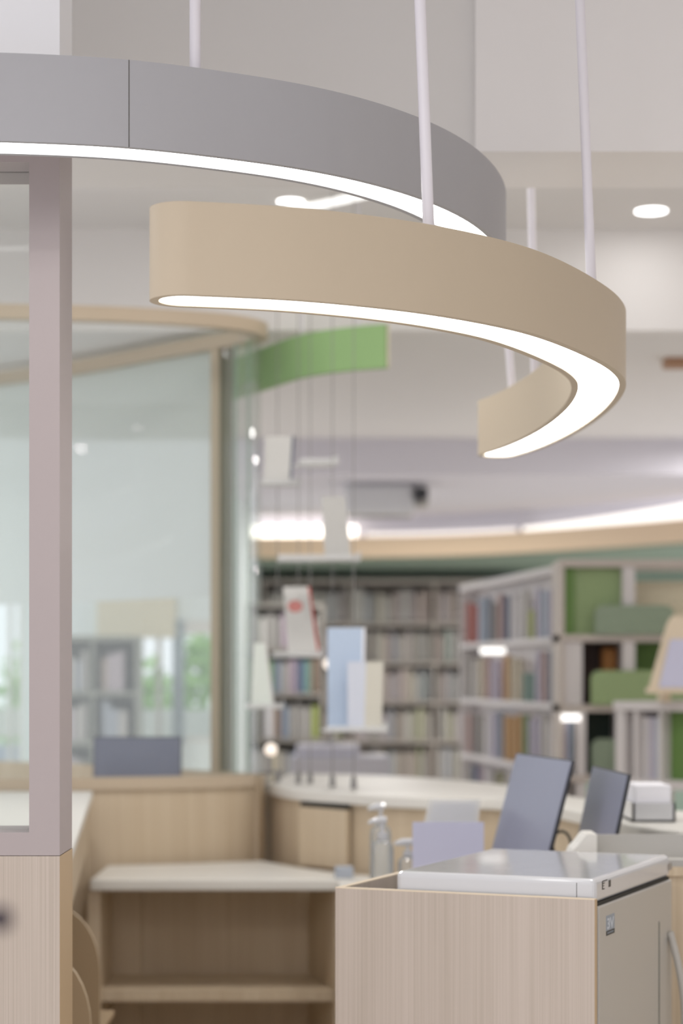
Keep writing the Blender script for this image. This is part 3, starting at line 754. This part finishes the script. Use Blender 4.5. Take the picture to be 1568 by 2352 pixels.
# ------------------------------------------------------------------ ceiling fittings
def down(label, x, y, z, r=.055):
    t = thing('downlight', label, 'ceiling light', (x, y, z), 'recessed ceiling downlights')
    MB().lathe([(r*1.08, z-.003), (r*1.08, z)], x, y, 32).build('trim_ring', M['white'], t)
    MB().lathe([(r, z-.006), (r, z-.003)], x, y, 32).build('lens', M['down'], t)
    area('downlight_glow', (x, y, z-.012), .1, .8)
down('round ceiling downlight at the upper right', wx(1495,6.98), 6.98, 2.97)
down('round ceiling downlight seen between the two curved lamps', wx(667,6.84), 6.84, 2.97, .045)
for i, (x, y, z, p) in enumerate(FILL_LIGHTS):
    pass
ll = thing('linear_ceiling_light', 'slanted linear ceiling light between the two curved lamps', 'ceiling light', (0, 6.7, 2.95))
pa, pb = Vector((wx(640,6.99), 6.99, 2.97)), Vector((wx(950,6.55), 6.55, 2.97))
dl = (pb-pa).normalized(); dn = Vector((-dl.y, dl.x, 0))
MB().obox(pa, dl, dn, (0,0,1), 0, (pb-pa).length, -.045, .045, -.012, 0).build('housing', M['white'], ll)
MB().obox(pa, dl, dn, (0,0,1), .006, (pb-pa).length-.006, -.038, .038, -.015, -.012).build('diffuser', mat('linear_diffuser', '#ffffff', .5, emit=(1,1,.97), estr=1.0), ll)
pj = thing('projector', 'white ceiling projector with a dark lens above the far shelves', 'projector', (.25, 11.2, 2.41))
yj = 11.0
MB().box(wx(792,yj), wx(952,yj), yj, yj+.28, wz(1182,yj), wz(1108,yj)).build('body', M['gloss'], pj, bevel=.03, seg=4)
MB().tube([(wx(968,yj), yj-.03, wz(1134,yj)), (wx(960,yj), yj+.1, wz(1134,yj))], .035, 20).build('lens', M['bezel'], pj, smooth=True)
MB().box(wx(945,yj), wx(985,yj), yj+.05, yj+.2, wz(1160,yj), wz(1115,yj)).build('lens_housing', M['tray'], pj, bevel=.01)
MB().tube([(wx(870,yj), yj+.14, wz(1110,yj)), (wx(870,yj), yj+.14, 2.41)], .02, 12).build('mount', M['rod'], pj)
cf = thing('ceiling_spotlight', 'small copper-toned ceiling fixture at the right edge', 'ceiling fixture', (wx(1550,7.95), 7.95, 2.6))
MB().box(wx(1526,7.9), wx(1590,7.9), 7.88, 7.98, wz(843,7.9), wz(812,7.9)).build('head', M['copper'], cf, bevel=.012, seg=3)
MB().tube([(wx(1555,7.93), 7.93, wz(815,7.9)), (wx(1555,7.93), 7.93, 2.6)], .012, 10).build('stem', M['copper'], cf)

# cove fascia
fp = spline([(-1.2,13.42),(-.3,13.36),(.3,13.28),(.8,13.08),(1.25,12.7),(1.65,12.25),(2.0,11.8),(2.4,11.2),(3.0,10.9)], 8)
cv = thing('cove_fascia', 'curved oak-toned light cove sweeping above the bookcases', 'cove', (.3, 13.2, 2.13))
cv['kind'] = 'structure'
for kk in ('label', 'category'): del cv[kk]
cv.name = 'trim_5'; WLOC[cv.name] = (.3, 13.2, 2.13)
MB().wallstrip(fp, .04, 2.13, 2.265).build('fascia', M['fascia'], cv, smooth=True)
bk = off(fp, -.05)
if bk[10][1] < fp[10][1]: bk = off(fp, .05)
MB().wallstrip(bk, .02, 2.24, 2.262).build('ledge', M['white'], cv, smooth=True)
def seg(a, b): return [p for p in bk if a <= 784+p[0]/p[1]*F <= b]
for (a, b, m, h) in ((552, 838, 'cove', .085), (838, 1205, 'cove2', .035)):
    q = seg(a, b)
    if len(q) > 1: MB().wallstrip(q, .05, 2.262, 2.262+h).build('led_strip', M[m], cv, smooth=True)
q = seg(1190, 1750)
L_, R_ = off(q, .025), off(q, -.025); n = len(q)
hts = [2.262+.034+.075*min(1, max(0, (784+p[0]/p[1]*F-1190)/420))**1.3 for p in q]
vs = [(x,y,2.262) for x,y in L_]+[(x,y,2.262) for x,y in R_]+[(x,y,h) for (x,y),h in zip(L_,hts)]+[(x,y,h) for (x,y),h in zip(R_,hts)]
fs = [(0,2*n,3*n,n),(n-1,2*n-1,4*n-1,3*n-1)]
for i in range(n-1):
    fs += [(i,i+1,2*n+i+1,2*n+i),(n+i+1,n+i,3*n+i,3*n+i+1),(2*n+i,2*n+i+1,3*n+i+1,3*n+i),(i+1,i,n+i,n+i+1)]
MB().add(vs, fs).build('led_strip', mat('cove_led_bright', '#ffffff', .5, .2, emit=(1, .95, .88), estr=.95), cv, smooth=True)
cb2 = off(fp, -.14)
if cb2[10][1] < fp[10][1]: cb2 = off(fp, .14)
struct('trim_7', MB().wallstrip(cb2, .02, 2.15, 2.41), M['lilac'])
# soffit between cove and wall
struct('trim_6', MB().prism([(p[0], p[1]+.12) for p in fp]+[(3.28,14.94),(-.58,14.94),(-.58,13.55)], 2.12, 2.15), M['sage'])

# ------------------------------------------------------------------ bookcases and books
PAL = {'grey': '#9a9794', 'pale grey': '#bdbbb8', 'dark grey': '#7d7a79', 'mauve': '#9d8f9b', 'dusty pink': '#ad9390', 'brown': '#8a7566',
       'slate blue': '#7f8a9b', 'pale blue': '#a9b6c6', 'olive': '#8b8a66', 'lime': '#a0ab62', 'green': '#71895f', 'cream': '#bfb6a3',
       'red': '#a3605a', 'orange': '#b68f5e', 'white': '#cfcdd0', 'navy': '#596680', 'lilac': '#b3afc2', 'teal': '#6f8c84'}
BM = {}
def unit_book(colname, wash=.22):
    """unit book: x 0..1 width, y 0..1 depth (spine at y=0), z 0..1 height"""
    key = (colname, wash)
    if key in BM: return BM[key]
    mb = MB()
    mb.add([(0,.06,0),(.12,.015,0),(.5,0,0),(.88,.015,0),(1,.06,0),(1,1,0),(0,1,0),(0,.06,1),(.12,.015,1),(.5,0,1),(.88,.015,1),(1,.06,1),(1,1,1),(0,1,1)],
           [(0,1,8,7),(1,2,9,8),(2,3,10,9),(3,4,11,10),(4,5,12,11),(6,0,7,13),(0,6,5,4,3,2,1),(7,8,9,10,11,12,13)])
    mb.cur = 1
    mb.box(.08, .92, .06, .985, .015, .985)
    me = bpy.data.meshes.new('book')
    me.from_pydata(mb.v, [], mb.f)
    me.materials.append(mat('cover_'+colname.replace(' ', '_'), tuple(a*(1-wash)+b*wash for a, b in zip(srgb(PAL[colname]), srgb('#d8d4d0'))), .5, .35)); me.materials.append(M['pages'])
    for p, i in zip(me.polygons, mb.mi): p.material_index = i
    BM[key] = me; return me
ORD = ['first', 'second', 'third', 'fourth', 'fifth', 'sixth', 'seventh', 'eighth', 'ninth', 'tenth', 'eleventh', 'twelfth', 'thirteenth', 'fourteenth', 'fifteenth', 'sixteenth',
       'seventeenth', 'eighteenth', 'nineteenth', 'twentieth']
def ordn(k):
    if k < 20: return ORD[k]
    tens = {2: 'twenty', 3: 'thirty', 4: 'forty', 5: 'fifty', 6: 'sixty'}[(k+1)//10]; r = (k+1) % 10
    return tens+'-'+ORD[r-1] if r else {2: 'twentieth', 3: 'thirtieth', 4: 'fortieth', 5: 'fiftieth'}[(k+1)//10]
def put_book(colname, loc, w, d, h, rz, label, group, tilt=0, wash=.22):
    o = bpy.data.objects.new('book', unit_book(colname, wash)); C.objects.link(o)
    o.location = loc; o.scale = (w, d, h); o.rotation_euler = (0, tilt, rz)
    tag(o, label, 'book', group); return o

PITCH = .285
# far bookcase
YB = 14.6
fx0, fx1 = -.58, 1.35
fb = thing('bookcase', 'long far bookcase with five rows of muted books', 'bookcase', (.4, YB, 0), 'library bookcases')
zt = wz(1330, YB)
bz = [zt-.32-PITCH*k for k in range(6)]
mb = MB().box(fx0, fx1, YB, YB+.28, zt-.03, zt); mb.build('top_board', M['shelf'], fb)
MB().box(fx0, fx1, YB+.26, YB+.28, 0, zt-.03).build('back_panel', M['shelfd'], fb)
for k, z in enumerate(bz):
    MB().box(fx0+.02, fx1-.02, YB, YB+.26, z-.025, z).build('shelf', M['shelf'], fb)
for x in (fx0, fx1-.02):
    MB().box(x, x+.02, YB, YB+.26, 0, zt-.03).build('side_panel', M['shelf'], fb)
for x in (.05, .68):
    MB().box(x-.01, x+.01, YB+.001, YB+.26, 0, zt-.031).build('divider', M['shelf'], fb)
rown = ['top', 'second', 'third', 'fourth', 'fifth']
cols = ['grey']*4+['pale grey']*3+['dark grey']*3+['mauve']*3+['dusty pink']*2+['brown']*3+['slate blue']*2+['olive']+['lime']+['cream']*3+['teal']+['navy']
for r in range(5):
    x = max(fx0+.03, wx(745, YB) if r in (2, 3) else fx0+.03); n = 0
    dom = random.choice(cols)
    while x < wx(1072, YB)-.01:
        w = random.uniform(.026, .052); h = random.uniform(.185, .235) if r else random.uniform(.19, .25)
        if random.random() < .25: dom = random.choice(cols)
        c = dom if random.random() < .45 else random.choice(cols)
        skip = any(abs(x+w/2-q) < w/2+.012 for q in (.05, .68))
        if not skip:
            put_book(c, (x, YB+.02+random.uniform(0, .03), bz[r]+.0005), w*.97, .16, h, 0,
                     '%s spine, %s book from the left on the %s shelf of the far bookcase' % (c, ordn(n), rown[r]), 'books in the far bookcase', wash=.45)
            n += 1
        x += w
# nearer left bookcase in front of it
YD = 12.6
dx0, dx1 = wx(566, YD), wx(742, YD)
db = thing('bookcase', 'short bookcase in front of the far one, just right of the glass enclosure', 'bookcase', ((dx0+dx1)/2, YD, 0), 'library bookcases')
dz = [wz(1592, YD)+PITCH, wz(1592, YD), wz(1592, YD)-PITCH, wz(1592, YD)-2*PITCH]
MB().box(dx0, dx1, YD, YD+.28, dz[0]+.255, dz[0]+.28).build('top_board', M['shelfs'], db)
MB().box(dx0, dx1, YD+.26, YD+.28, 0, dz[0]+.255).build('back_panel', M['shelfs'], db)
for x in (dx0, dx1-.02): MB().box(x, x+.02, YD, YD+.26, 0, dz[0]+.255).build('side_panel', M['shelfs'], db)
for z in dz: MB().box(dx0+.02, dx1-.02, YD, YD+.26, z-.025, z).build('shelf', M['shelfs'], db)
seqs = [['grey','pale grey','grey','grey','mauve','pale grey','grey','grey','grey'], ['green','green','green','slate blue','grey','mauve','navy','teal','brown'], ['grey','dark grey','white','brown','slate blue','grey','grey','grey','lime'], ['white','grey','cream','grey','slate blue','brown','grey']]
for r, sq in enumerate(seqs):
    x = dx0+.022
    for n, c in enumerate(sq):
        w = (dx1-dx0-.046)/len(sq)
        put_book(c, (x, YD+.02, dz[r]+.0005), w*.96, .17, random.uniform(.19, .22), 0, '%s spine, %s book from the left on the %s shelf of the short bookcase' % (c, ordn(n), rown[r]), 'books in the short bookcase', wash=0)
        x += w

# right bookcase running toward the camera, then turning to face it
EA, EB = Vector((.62, 10.5, 0)), Vector((.93, 8.52, 0))
du = (EB-EA).normalized(); dv = Vector((-du.y, du.x, 0)); dv = dv if dv.x > 0 else -dv
LA = (EB-EA).length
za = wz(1345, 10.5); az = [za-.02-PITCH*(k+1) for k in range(5)]
rb = thing('bookcase', 'right-hand white bookcase running toward the camera, full of bright books', 'bookcase', tuple((EA+EB)/2), 'library bookcases')
MB().obox(EA, du, dv, up, 0, LA, -.005, .10, za-.03, za).build('top_board', M['shelfw'], rb)
for z in az: MB().obox(EA, du, dv, up, 0, LA, 0, .095, z-.025, z).build('shelf', M['shelfw'], rb)
MB().obox(EA, du, dv, up, 0, LA, .095, .105, 0, za-.03).build('back_panel', M['shelfw'], rb)
for a in (0, LA-.02): MB().obox(EA, du, dv, up, a, a+.02, .001, .094, 0, za-.03).build('side_panel', M['shelfw'], rb)
SEQ = [
 ['red','red','pale blue','slate blue','dark grey','dusty pink','navy','white','white','pale grey','lime','lilac','pale blue','lilac','grey'],
 ['grey','pale grey','cream','dusty pink','lilac','mauve','orange','cream','cream','teal','teal','lilac','dusty pink','slate blue','grey'],
 ['dusty pink','dark grey','grey','white','lilac','slate blue','orange','orange','orange','green','lilac','lilac','pale grey','white','lilac'],
 ['grey','navy','mauve','white','grey','olive','pale grey','cream','pale blue','navy','white','grey','pale grey','dark grey','teal'],
]
for r, sq in enumerate(SEQ):
    N = len(sq)
    for n, c in enumerate(sq):
        s = (n+.15)/N
        # step along the run so that the books tile evenly as they come nearer
        px_ = 1063+(1280-1063)*s
        k = (px_-784)/F
        # intersection of that sight line with the shelf edge, for an even spacing
        den = du.x-k*du.y; tt = (k*EA.y-EA.x)/den
        p = EA+du*tt+dv*.015
        h = random.uniform(.19, .235)
        if c in ('lime',) or (r == 1 and c == 'teal'): h = .13
        put_book(c, (p.x, p.y, az[r]+.0005), .031, .06, h, 0, '%s book, %s from the far end on the %s shelf of the right-hand bookcase' % (c, ordn(n), rown[r]), 'books in the right-hand bookcase', wash=.1)

# facing part with green inserts
YF = 8.12
gx0, gx1 = .885, 1.62
gb = thing('shelf_unit', 'open shelf unit with green rounded inserts at the right edge', 'shelf unit', ((gx0+gx1)/2, YF, 0))
zt2 = za
gz = [zt2-.02-PITCH*(k+1) for k in range(3)]
MB().box(gx0, gx1, YF, YF+.32, zt2-.03, zt2).build('top_board', M['shelf'], gb)
for z in gz[:2]: MB().box(gx0, gx1, YF, YF+.32, z-.028, z).build('shelf', M['shelf'], gb)
MB().box(gx0, gx1, YF, YF+.32, gz[2]-.028, gz[2]).build('shelf', M['shelf'], gb)
MB().box(gx0, gx0+.018, YF-.003, YF+.3, 0, zt2-.031).build('side_panel', M['shelf'], gb)
MB().box(gx0+.018, wx(1320,YF), YF+.03, YF+.045, gz[0], zt2-.031).build('back_panel', M['greend'], gb)
MB().box(gx0+.018, wx(1322,YF), YF+.24, YF+.26, gz[2], gz[1]-.029).build('back_panel', M['shelfw'], gb)
MB().box(wx(1296,YF), wx(1338,YF), YF+.01, YF+.26, gz[1]+.001, gz[0]-.03).build('divider', M['shelfw'], gb)
MB().box(wx(1322,YF), wx(1346,YF), YF+.01, YF+.26, 0, gz[1]-.03).build('divider', M['shelfw'], gb)
dxa = wx(1430, YF)
MB().box(dxa, dxa+.05, YF+.005, YF+.3, gz[0], zt2-.031).build('divider', M['shelfw'], gb)
MB().box(dxa, dxa+.05, YF+.005, YF+.3, gz[1], gz[0]-.029).build('divider', M['shelfw'], gb)
MB().box(dxa-.02, dxa+.05, YF+.005, YF+.3, 0, gz[1]-.029).build('divider', M['shelfw'], gb)
MB().box(gx0+.025, dxa, YF+.05, YF+.07, gz[0], zt2-.031).build('back_panel', M['greenl'], gb)
MB().box(dxa+.05, gx1, YF+.20, YF+.22, gz[0], zt2-.08).build('back_panel', M['cream'], gb)
MB().box(gx0+.025, dxa, YF+.20, YF+.22, gz[1], gz[0]-.029).build('back_panel', M['brown'], gb)
MB().box(dxa+.05, gx1, YF+.20, YF+.22, gz[1], gz[0]-.029).build('back_panel', M['greend'], gb)
MB().box(gx0+.025, dxa, YF+.20, YF+.22, gz[2], gz[1]-.029).build('back_panel', M['greenk'], gb)
def insert(label, pa, pb, pt, z, m, y, rr=True):
    x0, x1, zt_ = wx(pa, y), wx(pb, y), wz(pt, y); r = .035; P = []
    if not rr: P.append((x1, zt_))
    for k in range(7 if rr else 0):
        a = PI/2*k/6; P.append((x1-r+r*math.cos(a), zt_-r+r*math.sin(a)))
    for k in range(7):
        a = PI/2+PI/2*k/6; P.append((x0+r+r*math.cos(a), zt_-r+r*math.sin(a)))
    P += [(x0, z+.001), (x1, z+.001)]; n = len(P)
    o = MB().add([(a,y,b) for a,b in P]+[(a,y+.02,b) for a,b in P], [tuple(range(n)), tuple(range(2*n-1,n-1,-1))]+[(i,(i+1)%n,n+(i+1)%n,n+i) for i in range(n)]).build('rounded_panel', m, origin=((x0+x1)/2, y, z))
    tag(o, label, 'panel', 'rounded green panels on the shelf unit')
insert('sage green rounded panel on the upper shelf of the unit at the right edge', 1366, 1548, 1390, gz[0], M['greens'], YF-.022)
insert('light green rounded panel on the middle shelf of the unit at the right edge', 1357, 1590, 1540, gz[1], M['greenl'], YF-.022)
insert('dull green rounded panel on the lowest visible shelf, right behind the smaller monitor', 1358, 1414, 1697, gz[2], M['greens'], YF+.03, False)
for k, (c, pa) in enumerate((('lilac', 1290), ('pale blue', 1301))):
    put_book(c, (wx(pa+5, YF+.02), YF+.02, gz[2]+.0005), .0165, .17, .225, 0, '%s book under the glowing bar of the shelf unit at right' % c, 'books in the shelf unit', wash=0)
ob = MB().box(wx(1383,YF+.1), wx(1417,YF+.1), YF+.1, YF+.19, gz[1]+.001, gz[1]+.235).build('storage_box', M['orange'], bevel=.01, origin=(1.07, YF+.15, gz[1]))
tag(ob, 'orange-brown box in the dark brown compartment of the shelf unit', 'box')

def bar(label, x0, x1, y, z):  # glowing bars added in place of bright highlights on the book tops
    t = thing('book_highlight', label, 'highlight', ((x0+x1)/2, y, z), 'glowing bars imitating book highlights')
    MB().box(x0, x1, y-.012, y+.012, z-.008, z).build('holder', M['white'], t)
    MB().box(x0+.004, x1-.004, y-.012, y+.012, z-.036, z-.008).build('diffuser', mat('book_highlight_glow', '#ffffff', .5, emit=(1,.97,.93), estr=1.6), t)  # glowing face of the added bar that imitates the highlight
bar('short glowing bar imitating a book highlight under the top shelf of the right-hand bookcase', wx(1100,9.7), wx(1160,9.7), 9.66, az[0]-.026)
bar('short glowing bar imitating a book highlight under the middle shelf of the shelf unit at right', wx(1288,8.1), wx(1334,8.1), YF-.014, gz[1]-.029)
# lower unit at right edge
ca, cb_ = Vector((wx(1412,7.75), 7.75, 0)), Vector((1.40, 7.32, 0))
cu_ = (cb_-ca).normalized(); cv_ = Vector((-cu_.y, cu_.x, 0)); cv_ = cv_ if cv_.y > 0 else -cv_
LC = (cb_-ca).length
lu = thing('low_shelf_unit', 'low white shelf unit with files and a green panel at the right edge', 'shelf unit', tuple((ca+cb_)/2))
zc1, zc0 = wz(1610,7.75), wz(1786,7.75)
MB().obox(ca, cu_, cv_, up, -.0, LC, -.01, .30, zc1-.035, zc1).build('top_board', M['shelfw'], lu)
MB().obox(ca, cu_, cv_, up, -.0, LC, 0, .29, zc0-.035, zc0).build('shelf', M['shelfw'], lu)
for a in (.0, .095, .222):
    w = .05 if a == 0 else .02
    MB().obox(ca, cu_, cv_, up, a, a+w, .002, .28, 0 if a == 0 else zc0, zc1-.036).build('divider', M['shelfw'], lu)
MB().obox(ca, cu_, cv_, up, LC-.02, LC, .002, .28, 0, zc1-.036).build('divider', M['shelfw'], lu)
MB().obox(ca, cu_, cv_, up, .242, LC-.02, .05, .07, zc0, zc1-.036).build('back_panel', M['greend'], lu)
for k, c in enumerate(['white', 'lilac', 'pale blue']):
    p = ca+cu_*(.118+.034*k)+cv_*.02
    o = put_book(c, (p.x, p.y, zc0+.0005), .032, .20, .235, math.atan2(cu_.y, cu_.x), '%s file, %s from the left in the low shelf unit at the right edge' % (c, ORD[k]), 'files in the low shelf unit')
    o.name = 'file_folder'; o['category'] = 'file'
# easel with a magazine standing on the low unit
ye = 7.45
es = thing('book_easel', 'tilted wooden book easel on the low shelf unit at the right edge', 'easel', (1.2, ye, zc1))
exb, ext = wx(1490, ye), wx(1542, ye); zl = wz(1580, ye); zt3 = wz(1412, ye)
mb = MB().add([(exb,ye,zl),(exb+.30,ye,zl),(ext+.26,ye+.11,zt3),(ext+.02,ye+.11,zt3),(ext,ye+.10,zt3-.03),
               (exb,ye+.014,zl),(exb+.30,ye+.014,zl),(ext+.26,ye+.124,zt3),(ext+.02,ye+.124,zt3),(ext,ye+.114,zt3-.03)],
   [(0,1,2,3,4),(9,8,7,6,5),(0,5,6,1),(1,6,7,2),(2,7,8,3),(3,8,9,4),(4,9,5,0)])
mb.build('back_board', M['edge'], es)
MB().box(exb-.012, exb+.31, ye-.05, ye+.014, zl-.02, zl).build('ledge', M['edge'], es)
MB().box(exb+.05, exb+.08, ye+.0, ye+.12, zc1, zl-.02).build('foot', M['edge'], es)
MB().box(exb+.22, exb+.25, ye+.0, ye+.12, zc1, zl-.02).build('foot', M['edge'], es)
mg = MB().add([(exb+.035,ye-.008,zl+.001),(exb+.25,ye-.008,zl+.001),(ext+.22,ye+.060,zt3-.09),(ext+.005,ye+.060,zt3-.09),
               (exb+.035,ye-.003,zl+.001),(exb+.25,ye-.003,zl+.001),(ext+.22,ye+.065,zt3-.09),(ext+.005,ye+.065,zt3-.09)],
   [(0,1,2,3),(7,6,5,4),(0,4,5,1),(1,5,6,2),(2,6,7,3),(3,7,4,0)]).build('magazine', M['lilacp'], origin=(exb+.1, ye, zl))
tag(mg, 'pale lilac magazine propped on the wooden easel', 'magazine')

# bookcase and notice board seen through the enclosure glass
YE = 11.4
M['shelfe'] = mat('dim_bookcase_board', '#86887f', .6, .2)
ex0, ex1 = -1.75, wx(318, YE)
eb = thing('bookcase', 'grey bookcase seen dimly through the glass of the enclosure', 'bookcase', ((ex0+ex1)/2, YE, 0), 'library bookcases')
ez = [wz(1588, YE)-PITCH*k for k in range(0, 4)]
et = wz(1460, YE)
MB().box(ex0, ex1, YE, YE+.28, et-.03, et).build('top_board', M['shelfe'], eb)
MB().box(ex0, ex1, YE+.26, YE+.28, 0, et-.03).build('back_panel', M['shelfe'], eb)
for z in ez: MB().box(ex0+.02, ex1-.02, YE, YE+.26, z-.025, z).build('shelf', M['shelfe'], eb)
for x in (ex0, ex1-.02, wx(208, YE)): MB().box(x, x+.02, YE+.002, YE+.26, 0, et-.031).build('side_panel', M['shelfe'], eb)
for r in range(3):
    x = wx(152, YE); n = 0
    while x < ex1-.085:
        w = random.uniform(.03, .055)
        if not (x-.03 < wx(208, YE) < x+w+.005):
            c = random.choice(['grey','dark grey','mauve','pale grey','brown','grey','slate blue','dusty pink'])
            put_book(c, (x, YE+.02, ez[r]+.0005), w*.95, .17, random.uniform(.17, .235), 0, '%s spine, %s book from the left on the %s shelf behind the enclosure glass' % (c, ordn(n), rown[r]), 'books behind the enclosure glass')
            n += 1
        x += w
nb = MB().box(wx(222,11.95), wx(402,11.95), 11.95, 11.995, wz(1465,11.95), wz(1368,11.95)).build('notice_board', M['cream'], bevel=.004, origin=(wx(310,11.95), 11.97, wz(1465,11.95)))
tag(nb, 'cream board on the wall seen through the enclosure glass', 'board')

# low white boxes behind the round counter and two small warm glowing globes on stems
bo = thing('book_cart', 'low pale lilac cart behind the round counter', 'cart', (.0, 8.8, 0))
MB().box(wx(668,8.8), wx(895,8.8), 8.8, 9.15, .25, wz(1738,8.8)).build('body', mat('lilac_laminate', '#c3c3cd', .5), bo, bevel=.01)
MB().box(wx(668,8.8)+.02, wx(826,8.8), 8.84, 9.1, wz(1738,8.8), wz(1712,8.8)).build('upper_tray', mat('lilac_laminate_light', '#cbcbd8', .5), bo, bevel=.01)
for x in (wx(672,8.8), wx(880,8.8)):
    for y in (8.83, 9.09):
        MB().tube([(x+.012, y, 0), (x+.012, y, .25)], .014, 10).build('leg', M['tray'], bo)
def globe_on_stem(label, px, py, y, r, z_from):
    x, z = wx(px, y), wz(py, y)
    t = thing('glowing_globe', label, 'lamp', (x, y, z_from), 'small warm glowing globes')
    prof = [(max(.002, r*math.sin(PI*k/10)), z-r*math.cos(PI*k/10)) for k in range(11)]
    MB().lathe(prof, x, y, 18).build('globe', M['warm'], t, smooth=True)
    MB().tube([(x, y, z-r*.9), (x, y, z_from)], .006, 8).build('stem', M['wire'], t)
    MB().lathe([(.05, z_from), (.05, z_from+.008), (.01, z_from+.012)], x, y, 16).build('base', M['wire'], t)
globe_on_stem('small warm glowing globe left of the pale blue hanging book', 757, 1525, 9.05, .026, wz(1712,8.8)+.0)
globe_on_stem('small warm glowing globe low beside the glass enclosure', 622, 1722, 7.7, .024, .97)

# dark blurred tip at the left edge, close to the camera
kx, ky, kz = wx(2, 1.35), 1.35, wz(2112, 1.35)
kn = thing('gooseneck_stand', 'slim dark stand whose blurred rounded tip shows at the left edge', 'stand', (kx-.16, ky, 0))
MB().tube([(kx-.16, ky, .02), (kx-.16, ky, 1.05), (kx-.15, ky, kz+.03), (kx-.12, ky, kz+.06), (kx-.07, ky, kz+.05), (kx-.02, ky, kz+.01)], .006, 10).build('stem', M['knob'], kn, smooth=True)
MB().lathe([(.003, kz-.008), (.007, kz-.005), (.008, kz), (.007, kz+.006), (.003, kz+.009)], kx, ky, 16).build('tip', M['knob'], kn, smooth=True)
MB().lathe([(.12, 0), (.12, .012), (.02, .025)], kx-.16, ky, 24).build('base', M['knob'], kn, smooth=True)
